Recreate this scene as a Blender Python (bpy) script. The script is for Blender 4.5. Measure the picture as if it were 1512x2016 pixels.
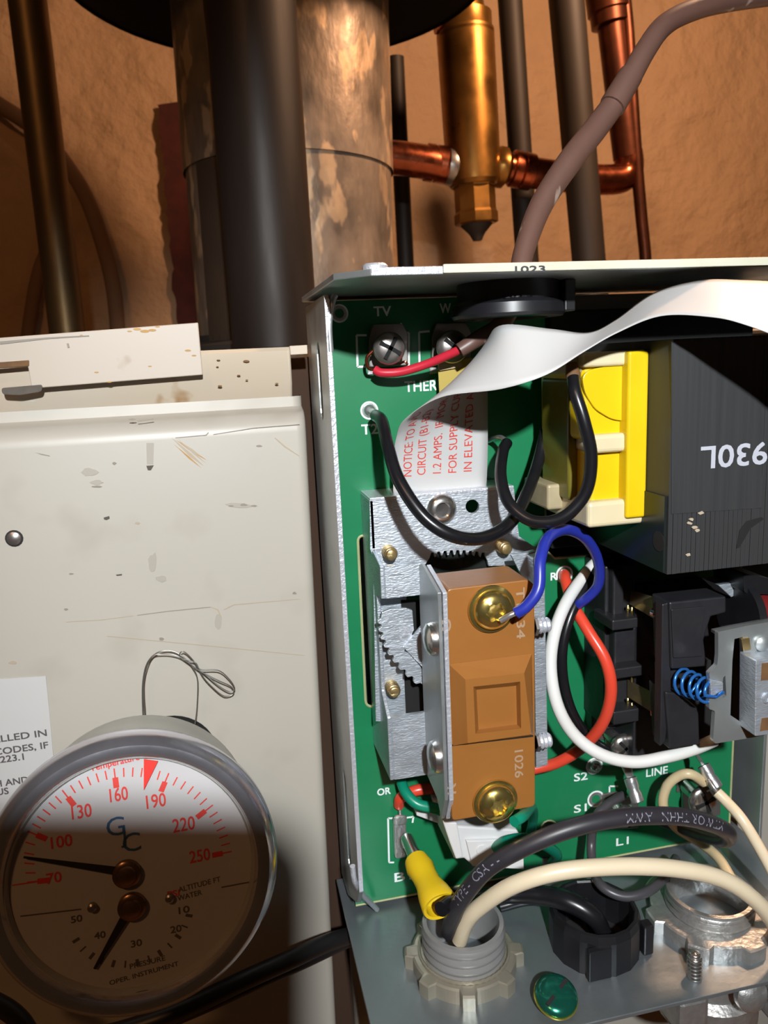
import bpy, bmesh, math, random
from mathutils import Vector, Matrix
from mathutils.geometry import tessellate_polygon

for _o in list(bpy.data.objects):
    bpy.data.objects.remove(_o, do_unlink=True)
random.seed(7)
scene = bpy.context.scene
COL = scene.collection

# ---------------------------------------------------------------- camera
# world axes: X right along the control box, Y away from the viewer, Z up; metres; the camera stands at the origin
FPX = 1507.0
DX = Vector((8200 - 756, 1008 - 360, FPX)).normalized()
DY = Vector((426 - 756, 1008 - 725, FPX))
DY = (DY - DX * DX.dot(DY)).normalized()
DZ = DX.cross(DY)
if DZ.y < 0:
    DZ = -DZ
cd = bpy.data.cameras.new('camera')
cam = bpy.data.objects.new('camera', cd)
COL.objects.link(cam)
RIGHT = Vector((DX.x, DY.x, DZ.x))
UP = Vector((DX.y, DY.y, DZ.y))
FWD = Vector((DX.z, DY.z, DZ.z))
m = Matrix.Identity(4)
for i in range(3):
    m[i][0] = RIGHT[i]; m[i][1] = UP[i]; m[i][2] = -FWD[i]
cam.matrix_world = m
cd.sensor_fit = 'VERTICAL'
cd.sensor_height = 36.0
cd.lens = FPX / 2016 * 36
cd.clip_start = 0.005
cd.clip_end = 20
cd.dof.use_dof = True
cd.dof.focus_distance = 0.195
cd.dof.aperture_fstop = 38
scene.camera = cam

# ---------------------------------------------------------------- light and exposure
scene.view_settings.view_transform = 'Standard'
scene.view_settings.look = 'None'
scene.view_settings.gamma = 1.0
scene.view_settings.exposure = 0.0
scene.view_settings.use_curve_mapping = False
wd = bpy.data.worlds.new('world')
scene.world = wd
wd.use_nodes = True
bg = wd.node_tree.nodes['Background']
bg.inputs[0].default_value = (1.0, 0.56, 0.28, 1)
bg.inputs[1].default_value = 0.012

def light(name, kind, loc, energy, color, target=None, **kw):
    d = bpy.data.lights.new(name, kind)
    d.energy = energy
    d.color = color
    for k, v in kw.items():
        setattr(d, k, v)
    o = bpy.data.objects.new(name, d)
    o.location = loc
    if target is not None:
        o.rotation_euler = (Vector(target) - Vector(loc)).to_track_quat('-Z', 'Y').to_euler()
    COL.objects.link(o)
    return o

def uw(px, py):
    r = Vector((px - 756, 1008 - py, FPX))
    c = (r.dot(DX), r.dot(DY), r.dot(DZ))
    return c[0] / c[1], c[2] / c[1]

def W(px, py, Y):
    """point at depth Y (millimetres along the box normal) seen at that place of the photograph"""
    u, w = uw(px, py)
    return Vector((u * Y, Y, w * Y)) * 0.001

def WZ(px, py, Z):
    u, w = uw(px, py)
    Y = Z / w
    return Vector((u * Y, Y, Z)) * 0.001

def WX(px, py, X):
    u, w = uw(px, py)
    Y = X / u
    return Vector((X, Y, w * Y)) * 0.001

# head torch worn by the photographer, above and behind the phone
FL = (0.004, -0.200, 0.145)
light('head_torch', 'SPOT', FL, 13.0, (0.95, 0.98, 1.0), W(960, 1010, 215), spot_size=math.radians(58), spot_blend=0.75, shadow_soft_size=0.0075)
# bare bulb hanging behind the boiler, above the pipes
light('bulb', 'POINT', (0.40, 0.35, 0.40), 12.0, (1.0, 0.60, 0.36), shadow_soft_size=0.03)
# the room's own weak bulb, behind the photographer on the left
light('room_bulb', 'POINT', (-0.45, -0.55, 0.75), 6.5, (1.0, 0.47, 0.18), shadow_soft_size=0.05)

# ---------------------------------------------------------------- materials
MATS = {}
def mat(name, col, rough=0.5, metal=0.0, var=None, scale=60.0, vamt=0.5, bump=0.0, bscale=None, bdist=0.0006, stretch=(1, 1, 1), spec=0.5,
        spots=None, sscale=None, sth=(0.6, 0.68), trans=0.0, coat=0.0, detail=5.0, rvar=0.0):
    """procedural surface: base colour mixed with a second tone by noise, optional spots with a shape of their own, bump"""
    mt = bpy.data.materials.new(name)
    mt.use_nodes = True
    nt = mt.node_tree
    b = nt.nodes['Principled BSDF']
    b.inputs['Roughness'].default_value = rough
    b.inputs['Metallic'].default_value = metal
    b.inputs['Specular IOR Level'].default_value = spec
    b.inputs['Base Color'].default_value = (*col, 1)
    if trans: b.inputs['Transmission Weight'].default_value = trans
    if coat:
        b.inputs['Coat Weight'].default_value = coat
        b.inputs['Coat Roughness'].default_value = 0.08
    L = nt.links
    def coords(st):
        tc = nt.nodes.new('ShaderNodeTexCoord'); mp = nt.nodes.new('ShaderNodeMapping')
        mp.inputs['Scale'].default_value = st
        L.new(tc.outputs['Object'], mp.inputs[0])
        return mp
    def noise(mp, sc, det=5.0):
        n = nt.nodes.new('ShaderNodeTexNoise')
        n.inputs['Scale'].default_value = sc; n.inputs['Detail'].default_value = det
        L.new(mp.outputs[0], n.inputs['Vector'])
        return n
    colsock = None
    mp = None
    if var or bump or spots or rvar:
        mp = coords(stretch)
    if var:
        n = noise(mp, scale, detail)
        r = nt.nodes.new('ShaderNodeValToRGB')
        r.color_ramp.elements[0].position = 0.5 - 0.5 * (1 - vamt) - 0.02
        r.color_ramp.elements[1].position = 0.5 + 0.5 * (1 - vamt) + 0.02
        r.color_ramp.elements[0].color = (*col, 1); r.color_ramp.elements[1].color = (*var, 1)
        L.new(n.outputs['Fac'], r.inputs[0])
        colsock = r.outputs[0]
    if spots:
        n2 = noise(mp, sscale or scale * 2, 3.0)
        r2 = nt.nodes.new('ShaderNodeValToRGB')
        r2.color_ramp.elements[0].position = sth[0]; r2.color_ramp.elements[1].position = sth[1]
        L.new(n2.outputs['Fac'], r2.inputs[0])
        mx = nt.nodes.new('ShaderNodeMixRGB')
        L.new(r2.outputs[0], mx.inputs[0])
        if colsock: L.new(colsock, mx.inputs[1])
        else: mx.inputs[1].default_value = (*col, 1)
        mx.inputs[2].default_value = (*spots, 1)
        colsock = mx.outputs[0]
    if colsock: L.new(colsock, b.inputs['Base Color'])
    if bump:
        n3 = noise(mp, bscale or scale, 4.0)
        bp = nt.nodes.new('ShaderNodeBump')
        bp.inputs['Strength'].default_value = bump
        bp.inputs['Distance'].default_value = bdist
        L.new(n3.outputs['Fac'], bp.inputs['Height'])
        L.new(bp.outputs[0], b.inputs['Normal'])
    if rvar:
        n4 = noise(mp, scale * 1.3, 4.0)
        mr = nt.nodes.new('ShaderNodeMapRange')
        mr.inputs[1].default_value = 0.3; mr.inputs[2].default_value = 0.7
        mr.inputs[3].default_value = max(0.03, rough - rvar); mr.inputs[4].default_value = rough + rvar
        L.new(n4.outputs['Fac'], mr.inputs[0]); L.new(mr.outputs[0], b.inputs['Roughness'])
    MATS[name] = mt
    return mt

mat('wall_paint', (0.62, 0.40, 0.235), 0.8, var=(0.52, 0.33, 0.19), scale=7, vamt=0.4, bump=1.0, bscale=26, bdist=0.012, spots=(0.44, 0.27, 0.15), sscale=9, sth=(0.60, 0.74))
mat('bare_brick', (0.10, 0.018, 0.012), 0.9, var=(0.05, 0.012, 0.01), scale=60, bump=0.8, bscale=150)
mat('gap_shade_brown', (0.040, 0.018, 0.008), 0.9)
mat('scuff', (0.25, 0.22, 0.18), 0.6)
mat('scuff_tan', (0.40, 0.33, 0.24), 0.6)
mat('scuff_pale', (0.365, 0.335, 0.285), 0.6)
mat('hub_bronze', (0.22, 0.13, 0.08), 0.28, metal=0.8)
mat('jacket', (0.395, 0.366, 0.315), 0.42, var=(0.435, 0.41, 0.357), scale=9, vamt=0.3, spots=(0.35, 0.318, 0.268), sscale=40, sth=(0.56, 0.80), bump=0.04, bscale=200)
mat('jacket_band', (0.47, 0.42, 0.355), 0.42, var=(0.52, 0.42, 0.29), scale=14, vamt=0.4, spots=(0.30, 0.17, 0.07), sscale=70, sth=(0.66, 0.74))
mat('jacket_plate', (0.49, 0.435, 0.37), 0.45, var=(0.44, 0.375, 0.305), scale=12, vamt=0.3, spots=(0.28, 0.19, 0.12), sscale=60, sth=(0.68, 0.74))
mat('sticker', (0.53, 0.53, 0.52), 0.55, var=(0.49, 0.49, 0.48), scale=30)
mat('ink_black', (0.025, 0.025, 0.03), 0.6)
mat('ink_grey', (0.09, 0.08, 0.08), 0.6)
mat('ink_red', (0.60, 0.045, 0.035), 0.55)
mat('ink_white', (0.80, 0.86, 0.85), 0.5)
mat('ink_faint', (0.42, 0.44, 0.50), 0.6)
mat('wire_ink', (0.20, 0.20, 0.25), 0.6)
mat('ink_blue', (0.03, 0.09, 0.18), 0.55)
mat('rust_and_reflection', (0.20, 0.10, 0.03), 0.8, var=(0.09, 0.04, 0.02), scale=160)
mat('rust_light', (0.50, 0.30, 0.10), 0.7, var=(0.36, 0.19, 0.06), scale=200)
mat('grime_and_shade', (0.12, 0.10, 0.08), 0.7, var=(0.06, 0.05, 0.04), scale=200)
mat('zinc', (0.62, 0.67, 0.73), 0.42, metal=0.72, var=(0.50, 0.56, 0.62), scale=150, vamt=0.3, stretch=(1, 1, 3), bump=0.35, bscale=700, rvar=0.08)
mat('zinc_dull', (0.48, 0.51, 0.51), 0.42, metal=0.78, var=(0.40, 0.43, 0.43), scale=70, vamt=0.3, bump=0.12, bscale=400, rvar=0.08)
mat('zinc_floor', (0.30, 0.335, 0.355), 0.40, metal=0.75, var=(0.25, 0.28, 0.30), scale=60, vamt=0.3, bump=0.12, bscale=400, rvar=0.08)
mat('zinc_edge', (0.72, 0.75, 0.82), 0.35, metal=0.6, bump=0.5, bscale=900)
mat('galv_flue', (0.17, 0.135, 0.105), 0.50, metal=0.5, var=(0.30, 0.23, 0.17), scale=55, vamt=0.75, stretch=(1, 1, 0.5), spots=(0.50, 0.36, 0.23), sscale=62, sth=(0.57, 0.62), bump=0.6, bscale=70, bdist=0.002, rvar=0.2)
mat('galv_cast', (0.50, 0.50, 0.49), 0.4, metal=0.8, var=(0.38, 0.38, 0.37), scale=300, bump=0.5, bscale=500)
mat('black_pipe', (0.013, 0.009, 0.007), 0.5, metal=0.2, spec=0.35, var=(0.030, 0.023, 0.019), scale=30, stretch=(1, 1, 0.2), bump=0.25, bscale=90, rvar=0.12)
mat('black_pipe_thin', (0.020, 0.014, 0.010), 0.6, metal=0.2, var=(0.030, 0.021, 0.015), scale=50, stretch=(1, 1, 0.2))
mat('old_brass_pipe', (0.21, 0.14, 0.06), 0.45, metal=0.75, var=(0.12, 0.085, 0.05), scale=45, stretch=(1, 1, 0.5), vamt=0.5, bump=0.3, bscale=120)
mat('copper', (0.46, 0.115, 0.05), 0.25, metal=0.95, var=(0.17, 0.05, 0.025), scale=60, vamt=0.5, rvar=0.1)
mat('copper_dark', (0.15, 0.045, 0.022), 0.4, metal=0.85, var=(0.06, 0.022, 0.013), scale=60, vamt=0.5)
mat('brass_old', (0.37, 0.185, 0.042), 0.36, metal=0.9, var=(0.25, 0.12, 0.03), scale=40, vamt=0.4, rvar=0.1)
mat('brass_bright', (0.86, 0.68, 0.22), 0.22, metal=0.95, var=(0.76, 0.57, 0.17), scale=200)
mat('brass_tip', (0.72, 0.52, 0.24), 0.28, metal=0.9)
mat('tool_dark', (0.010, 0.009, 0.009), 0.6)
mat('galv_patch', (0.075, 0.050, 0.034), 0.6, metal=0.4, var=(0.06, 0.04, 0.028), scale=30)
mat('hood_black', (0.020, 0.017, 0.014), 0.75)
mat('cable_brown', (0.135, 0.070, 0.052), 0.42, var=(0.105, 0.055, 0.043), scale=90, stretch=(1, 1, .4), spots=(0.42, 0.33, 0.28), sscale=160, sth=(0.66, 0.75))
mat('shadow_brown', (0.26, 0.15, 0.09), 0.8)
mat('pcb', (0.010, 0.165, 0.062), 0.34, var=(0.012, 0.195, 0.078), scale=40, stretch=(0.15, 1, 3), vamt=0.3, spec=0.5)
mat('pcb_edge', (0.42, 0.42, 0.22), 0.6, var=(0.32, 0.34, 0.16), scale=200)
mat('solder', (0.66, 0.66, 0.66), 0.28, metal=0.85, bump=0.3, bscale=500)
mat('nickel', (0.62, 0.60, 0.58), 0.22, metal=0.95, rvar=0.06, scale=120)
mat('nickel_dark', (0.34, 0.31, 0.29), 0.34, metal=0.85, rvar=0.06, scale=120)
mat('chrome', (0.72, 0.72, 0.80), 0.20, metal=0.90, var=(0.60, 0.60, 0.66), scale=90, bump=0.10, bscale=180, rvar=0.05)
mat('gauge_body', (0.47, 0.47, 0.43), 0.45, metal=0.35, var=(0.38, 0.38, 0.35), scale=80)
mat('dial', (0.45, 0.44, 0.445), 0.55, var=(0.42, 0.41, 0.41), scale=40)
mat('dial_lower', (0.50, 0.45, 0.38), 0.55)
mat('black_plastic', (0.008, 0.008, 0.010), 0.36, var=(0.012, 0.012, 0.014), scale=200)
mat('black_relay', (0.013, 0.013, 0.016), 0.45, var=(0.019, 0.019, 0.022), scale=180, bump=0.15, bscale=500)
mat('wire_black', (0.007, 0.007, 0.009), 0.28, var=(0.010, 0.010, 0.012), scale=200)
mat('wire_black_matte', (0.022, 0.020, 0.025), 0.42, var=(0.030, 0.028, 0.033), scale=250)
mat('wire_blue', (0.018, 0.030, 0.30), 0.34)
mat('wire_red', (0.66, 0.060, 0.030), 0.30)
mat('wire_crimson', (0.52, 0.020, 0.040), 0.34)
mat('wire_white', (0.70, 0.70, 0.69), 0.36, var=(0.66, 0.66, 0.62), scale=100)
mat('wire_green', (0.004, 0.22, 0.13), 0.34)
mat('wire_cream', (0.70, 0.60, 0.43), 0.36, var=(0.66, 0.56, 0.39), scale=90)
mat('wire_tan', (0.62, 0.50, 0.30), 0.38, var=(0.56, 0.44, 0.25), scale=120)
mat('wire_grey', (0.055, 0.052, 0.058), 0.36)
mat('brown_bakelite', (0.270, 0.105, 0.022), 0.40, var=(0.295, 0.120, 0.027), scale=60, bump=0.06, bscale=500)
mat('brown_ink', (0.36, 0.24, 0.15), 0.5)
mat('tape_yellow', (0.66, 0.45, 0.004), 0.34, var=(0.70, 0.50, 0.006), scale=80, bump=0.15, bscale=140)
mat('tape_olive_and_shade', (0.17, 0.145, 0.012), 0.35, var=(0.11, 0.10, 0.012), scale=90, bump=0.2, bscale=160)
mat('bobbin', (0.66, 0.58, 0.38), 0.38, var=(0.62, 0.53, 0.33), scale=100)
mat('bobbin_old', (0.42, 0.36, 0.22), 0.45, var=(0.30, 0.25, 0.15), scale=120)
mat('core_steel', (0.034, 0.035, 0.037), 0.48, metal=0.25, var=(0.048, 0.049, 0.050), scale=260, stretch=(3, 1, 0.05), spots=(0.26, 0.24, 0.22), sscale=60, sth=(0.80, 0.86))
mat('core_dark', (0.018, 0.024, 0.022), 0.28, metal=0.3)
mat('lip_paint', (0.56, 0.56, 0.46), 0.5, var=(0.50, 0.49, 0.38), scale=90, spots=(0.06, 0.06, 0.05), sscale=120, sth=(0.68, 0.72))
mat('paper', (0.50, 0.50, 0.50), 0.5, var=(0.48, 0.48, 0.47), scale=40)
mat('paper_tan', (0.52, 0.38, 0.22), 0.55)
mat('paper_yellow', (0.42, 0.31, 0.06), 0.5)
mat('nylon', (0.66, 0.66, 0.66), 0.40, var=(0.60, 0.60, 0.60), scale=60)
mat('crimp_yellow', (0.74, 0.52, 0.012), 0.40, var=(0.66, 0.44, 0.01), scale=60, bump=0.2, bscale=120)
mat('connector_grey', (0.265, 0.265, 0.26), 0.28, metal=0.25, var=(0.23, 0.23, 0.225), scale=90)
mat('nut_tan', (0.36, 0.33, 0.26), 0.36, metal=0.55, var=(0.28, 0.26, 0.21), scale=120)
mat('green_screw', (0.006, 0.24, 0.16), 0.16, metal=0.75, var=(0.03, 0.13, 0.09), scale=160, vamt=0.4)
mat('gold_zinc', (0.75, 0.66, 0.14), 0.2, metal=0.9)
mat('spring_blue', (0.035, 0.20, 0.62), 0.22, metal=0.55)
mat('coil_red', (0.13, 0.008, 0.008), 0.4)
mat('seal_wire', (0.17, 0.165, 0.15), 0.4, metal=0.6)
mat('rubber_black', (0.012, 0.011, 0.012), 0.42)
mat('void_black', (0.006, 0.006, 0.006), 0.9)
mat('leaf_brass', (0.30, 0.24, 0.13), 0.35, metal=0.8)
mat('red_mark', (0.70, 0.030, 0.022), 0.5)

# ---------------------------------------------------------------- mesh helpers
def link(o, parent=None):
    COL.objects.link(o)
    if parent is not None:
        o.parent = parent
        o.matrix_parent_inverse = parent.matrix_world.inverted() if parent.type == 'EMPTY' else Matrix.Identity(4)
    return o

def tag(o, label, cat, group=None, kind=None):
    o['label'] = label
    o['category'] = cat
    if group: o['group'] = group
    if kind: o['kind'] = kind
    return o

def thing(name, label, cat, loc, group=None):
    o = bpy.data.objects.new(name, None)
    o.empty_display_size = 0.01
    o.location = loc
    COL.objects.link(o)
    o.matrix_world = Matrix.Translation(loc)
    return tag(o, label, cat, group)

def mk(name, verts, faces, mt, parent=None, smooth=False, bevel=0.0, seg=2, autos=None):
    me = bpy.data.meshes.new(name)
    me.from_pydata([tuple(v) for v in verts], [], faces)
    bm = bmesh.new(); bm.from_mesh(me)
    bmesh.ops.recalc_face_normals(bm, faces=bm.faces)
    if bevel:
        es = [e for e in bm.edges if len(e.link_faces) == 2 and e.calc_face_angle(0) > 0.5]
        if es:
            bmesh.ops.bevel(bm, geom=es, offset=bevel, segments=seg, affect='EDGES', profile=0.5, clamp_overlap=True)
    bm.to_mesh(me); bm.free()
    if smooth:
        for p in me.polygons: p.use_smooth = True
        if autos: me.set_sharp_from_angle(angle=math.radians(autos))
    me.materials.append(MATS[mt] if isinstance(mt, str) else mt)
    o = bpy.data.objects.new(name, me)
    return link(o, parent)

def extr(name, loops, vec, mt, parent=None, bevel=0.0, seg=2, smooth=False, autos=30):
    """polygon (first loop outline, others holes) given as 3D points, extruded along vec"""
    if not isinstance(loops[0], (list, tuple)): loops = [loops]
    loops = [[Vector(p) for p in l] for l in loops]
    flat = [p for l in loops for p in l]
    n = len(flat)
    vec = Vector(vec)
    faces = []
    if len(loops) == 1:
        faces = [list(range(n)), list(range(2 * n - 1, n - 1, -1))]
    else:
        for t in tessellate_polygon(loops):
            faces.append(list(t)); faces.append([i + n for i in reversed(t)])
    k = 0
    for l in loops:
        c = len(l)
        for i in range(c):
            a, b = k + i, k + (i + 1) % c
            faces.append([a, b, b + n, a + n])
        k += c
    return mk(name, flat + [p + vec for p in flat], faces, mt, parent, smooth=smooth, bevel=bevel, seg=seg, autos=autos)

def MM(*a): return Vector(a) * 0.001

def plate(name, px, Y, th, mt, parent=None, bevel=0.0, holes=(), seg=2):
    """flat plate parallel to the box front at depth Y (mm); th > 0 goes away from the viewer"""
    loops = [[W(x, y, Y) for x, y in px]] + [[W(x, y, Y) for x, y in h] for h in holes]
    return extr(name, loops, MM(0, th, 0), mt, parent, bevel * 0.001, seg)

def rnd(px, r, n=4):
    """round the corners of a pixel polygon"""
    out = []
    c = len(px)
    for i in range(c):
        p0, p, p1 = Vector(px[i - 1]), Vector(px[i]), Vector(px[(i + 1) % c])
        a = (p0 - p); b = (p1 - p)
        ra = min(r, a.length * .45); rb = min(r, b.length * .45)
        s = p + a.normalized() * ra; e = p + b.normalized() * rb
        for k in range(n + 1):
            t = k / n
            q = s * (1 - t) ** 2 + p * 2 * t * (1 - t) + e * t * t
            out.append((q.x, q.y))
    return out

def circ_px(cx, cy, rx, ry=None, n=20):
    ry = ry or rx
    return [(cx + rx * math.cos(2 * math.pi * i / n), cy + ry * math.sin(2 * math.pi * i / n)) for i in range(n)]

def box(name, a, b, mt, parent=None, bevel=0.3, seg=2):
    """axis-aligned box between corners a and b (mm)"""
    x0, x1 = sorted((a[0], b[0])); y0, y1 = sorted((a[1], b[1])); z0, z1 = sorted((a[2], b[2]))
    v = [MM(x, y, z) for x in (x0, x1) for y in (y0, y1) for z in (z0, z1)]
    f = [(0, 1, 3, 2), (4, 6, 7, 5), (0, 4, 5, 1), (2, 3, 7, 6), (0, 2, 6, 4), (1, 5, 7, 3)]
    return mk(name, v, f, mt, parent, bevel=bevel * 0.001, seg=seg)

def frame(axis, up=None):
    a = Vector(axis).normalized()
    u = Vector(up) if up else (Vector((0, 0, 1)) if abs(a.z) < 0.9 else Vector((1, 0, 0)))
    x = u.cross(a).normalized()
    y = a.cross(x)
    return x, y, a

def lathe(name, org, axis, prof, mt, parent=None, seg=32, smooth=True, autos=35, up=None, mod=None, cap=True):
    """profile (radius, height) in mm turned about an axis through org (metres)"""
    x, y, a = frame(axis, up)
    org = Vector(org)
    v = []; f = []
    for (r, h) in prof:
        for i in range(seg):
            t = 2 * math.pi * i / seg
            rr = r if mod is None else mod(r, h, t)
            v.append(org + (x * math.cos(t) + y * math.sin(t)) * rr * 0.001 + a * h * 0.001)
    for j in range(len(prof) - 1):
        for i in range(seg):
            k = (i + 1) % seg
            f.append((j * seg + i, j * seg + k, (j + 1) * seg + k, (j + 1) * seg + i))
    if cap:
        f.append(tuple(range(seg)))
        f.append(tuple((len(prof) - 1) * seg + i for i in range(seg)))
    return mk(name, v, f, mt, parent, smooth=smooth, autos=autos)

def spline(pts, res=10, closed=False):
    P = [Vector(p) for p in pts]
    n = len(P)
    out = []
    rng = range(n) if closed else range(n - 1)
    for i in rng:
        if closed:
            a, b, c, d = P[(i - 1) % n], P[i], P[(i + 1) % n], P[(i + 2) % n]
        else:
            b, c = P[i], P[i + 1]
            a = P[i - 1] if i else b * 2 - c
            d = P[i + 2] if i + 2 < n else c * 2 - b
        for k in range(res):
            t = k / res
            out.append(0.5 * ((2 * b) + (c - a) * t + (2 * a - 5 * b + 4 * c - d) * t * t + (3 * b - a - 3 * c + d) * t ** 3))
    if not closed: out.append(P[-1])
    return out

def sweep_frames(C):
    T = []
    for i in range(len(C)):
        a = C[max(i - 1, 0)]; b = C[min(i + 1, len(C) - 1)]
        T.append((b - a).normalized())
    n = Vector((0, -1, 0)); n = (n - T[0] * n.dot(T[0]))
    if n.length < 1e-3: n = Vector((1, 0, 0)) - T[0] * T[0].x
    n.normalize()
    N = [n]
    for i in range(1, len(C)):
        n = N[-1] - T[i] * N[-1].dot(T[i])
        n.normalize(); N.append(n)
    return T, N

def tube(name, pts, r, mt, parent=None, seg=12, res=8, raw=False, flat=1.0):
    """round wire or pipe through points (metres); r in mm, one number or one per point"""
    C = [Vector(p) for p in pts] if raw else spline(pts, res)
    if isinstance(r, (int, float)): R = [r] * len(C)
    else:
        R = []
        n = len(r)
        for i in range(len(C)):
            t = i / (len(C) - 1) * (n - 1); k = min(int(t), n - 2)
            R.append(r[k] + (r[k + 1] - r[k]) * (t - k))
    T, N = sweep_frames(C)
    v = []; f = []
    for i, c in enumerate(C):
        bn = T[i].cross(N[i])
        for k in range(seg):
            t = 2 * math.pi * k / seg
            v.append(c + (N[i] * math.cos(t) * flat + bn * math.sin(t)) * R[i] * 0.001)
    for i in range(len(C) - 1):
        for k in range(seg):
            q = (k + 1) % seg
            f.append((i * seg + k, i * seg + q, (i + 1) * seg + q, (i + 1) * seg + k))
    f.append(tuple(range(seg)))
    f.append(tuple((len(C) - 1) * seg + k for k in range(seg)))
    return mk(name, v, f, mt, parent, smooth=True, autos=50)

def mpp(px, py, Y):
    """millimetres per photograph pixel at that point"""
    return W(px, py, Y).dot(FWD) * 1000 / FPX

def PW(pts): return [W(*p) for p in pts]

def text_mesh(s, size):
    c = bpy.data.curves.new('t', 'FONT')
    c.body = s
    c.size = size * 0.001
    c.resolution_u = 3
    c.extrude = 0
    o = bpy.data.objects.new('t', c)
    COL.objects.link(o)
    dg = bpy.context.evaluated_depsgraph_get()
    dg.update()
    me = bpy.data.meshes.new_from_object(o.evaluated_get(dg))
    vs = [v.co.copy() for v in me.vertices]; fs = [list(p.vertices) for p in me.polygons]
    bpy.data.objects.remove(o); bpy.data.curves.remove(c); bpy.data.meshes.remove(me)
    return vs, fs

def flat_text(name, s, org, xd, yd, cap, mt, parent, width=None, bold=0.0, sx=1.0):
    """lettering on a flat surface: cap height in mm, origin = lower left, xd/yd unit directions"""
    vs, fs = text_mesh(s, 1.0 / 0.69)
    xs = [v.x for v in vs]; x0 = min(xs); w = max(xs) - x0
    k = cap
    kx = (width / (w * 1000)) if width else cap * sx
    xd = Vector(xd); yd = Vector(yd)
    pts = [Vector(org) + xd * (v.x - x0) * kx + yd * v.y * k for v in vs]
    if bold:
        nv = len(pts); allp = []; allf = []
        for j, (ox, oy) in enumerate(((0, 0), (bold, 0), (0, bold), (bold, bold))):
            nn = xd.cross(yd) * 0.000002 * j
            allp += [p + (xd * ox + yd * oy) * 0.001 + nn for p in pts]
            allf += [[i + nv * j for i in f] for f in fs]
        pts, fs = allp, allf
    return mk_open(name, pts, fs, mt, parent)

def mk_open(name, verts, faces, mt, parent=None, smooth=False):
    me = bpy.data.meshes.new(name)
    me.from_pydata([tuple(v) for v in verts], [], faces)
    if smooth:
        for p in me.polygons: p.use_smooth = True
    me.materials.append(MATS[mt])
    return link(bpy.data.objects.new(name, me), parent)

def px_text(name, s, px, py, Y, cap_px, mt, parent, width_px=None, xd=(1, 0, 0), yd=(0, 0, 1), bold=0.0, sx=1.0):
    """lettering on a plate parallel to the box front, lower-left corner and cap height as seen"""
    o = W(px, py, Y)
    k = mpp(px, py, Y) * 1.01
    return flat_text(name, s, o, xd, yd, cap_px * k, mt, parent, width=width_px * k if width_px else None, bold=bold, sx=sx)

def tube_text(name, s, C, r, start, cap, ang, mt, parent, flip=False, sx=1.0):
    """lettering printed round a wire: C swept centre line, start along it (mm), ang the side it faces"""
    T, N = sweep_frames(C)
    acc = [0.0]
    for i in range(1, len(C)): acc.append(acc[-1] + (C[i] - C[i - 1]).length * 1000)
    vs, fs = text_mesh(s, 1.0 / 0.69)
    pts = []
    for v in vs:
        x = v.x * 1000 * cap * sx; y = v.y * 1000 * cap - cap / 2
        if flip: d = start - x; y = -y
        else: d = start + x
        d = max(0, min(acc[-1] - 1e-6, d))
        i = 0
        while i < len(acc) - 2 and acc[i + 1] < d: i += 1
        t = (d - acc[i]) / max(1e-9, acc[i + 1] - acc[i])
        c = C[i].lerp(C[i + 1], t)
        n = N[i].lerp(N[i + 1], t).normalized(); tt = T[i].lerp(T[i + 1], t).normalized()
        bn = tt.cross(n)
        th = ang - y / r
        pts.append(c + (n * math.cos(th) + bn * math.sin(th)) * (r + 0.10) * 0.001)
    return mk_open(name, pts, fs, mt, parent)

def screw_thread(name, org, axis, r, length, pitch, mt, parent, seg=20, tip=0.7, depth=0.16, core=None):
    prof = [(0.01, 0)]
    prof = []
    h = 0.0
    d = r * depth
    n = max(2, int(length / pitch))
    for i in range(n):
        k = 1.0 if i < n - 1 else (1 + tip) / 2
        prof += [((r - d) * k, i * pitch), (r * k, i * pitch + pitch * .35), (r * k, i * pitch + pitch * .6), ((r - d) * k, i * pitch + pitch * .95)]
    prof += [((r - d) * tip, n * pitch), ((r - d) * tip * .5, n * pitch + pitch * .2)]
    return lathe(name, org, axis, prof, mt, parent, seg=seg, smooth=True, autos=60)
from mathutils import noise
# ================================================================ the setting: wall behind the boiler, floor far below
WALLY = 960
wv = []
nx, nz = 130, 130
for j in range(nz + 1):
    for i in range(nx + 1):
        x = -700 + 2000 * i / nx; z = -900 + 2200 * j / nz
        yy = WALLY + 3.0 * math.sin(x * .013 + z * .009) + 2.0 * math.sin(x * .031 - z * .023) + 2.2 * noise.noise((x * .018, z * .018, 1)) + 1.6 * noise.noise((x * .06, z * .045, 5)) + (2.4 if abs((z - 262) % 200) < 9 else 0)
        wv.append(MM(x, yy, z))
wf = [(j * (nx + 1) + i, j * (nx + 1) + i + 1, (j + 1) * (nx + 1) + i + 1, (j + 1) * (nx + 1) + i) for j in range(nz) for i in range(nx)]
wall = mk_open('wall_back', wv, wf, 'wall_paint', smooth=True)
wall['kind'] = 'structure'
# strip where the paint stops: ragged edged bare brick beside the flue
edge = []
y = 206
while y < 700:
    edge.append((312 + (y - 206) * .082 + random.uniform(-4, 4), y)); y += random.uniform(8, 20)
bp = plate('bare_strip', [(352, 200)] + edge + [(400, 700)], WALLY - 8, 5, 'bare_brick', wall)
floor = box('floor', (-900, -900, -1000), (1500, 990, -960), 'wall_paint', bevel=0)
floor['kind'] = 'structure'

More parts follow.
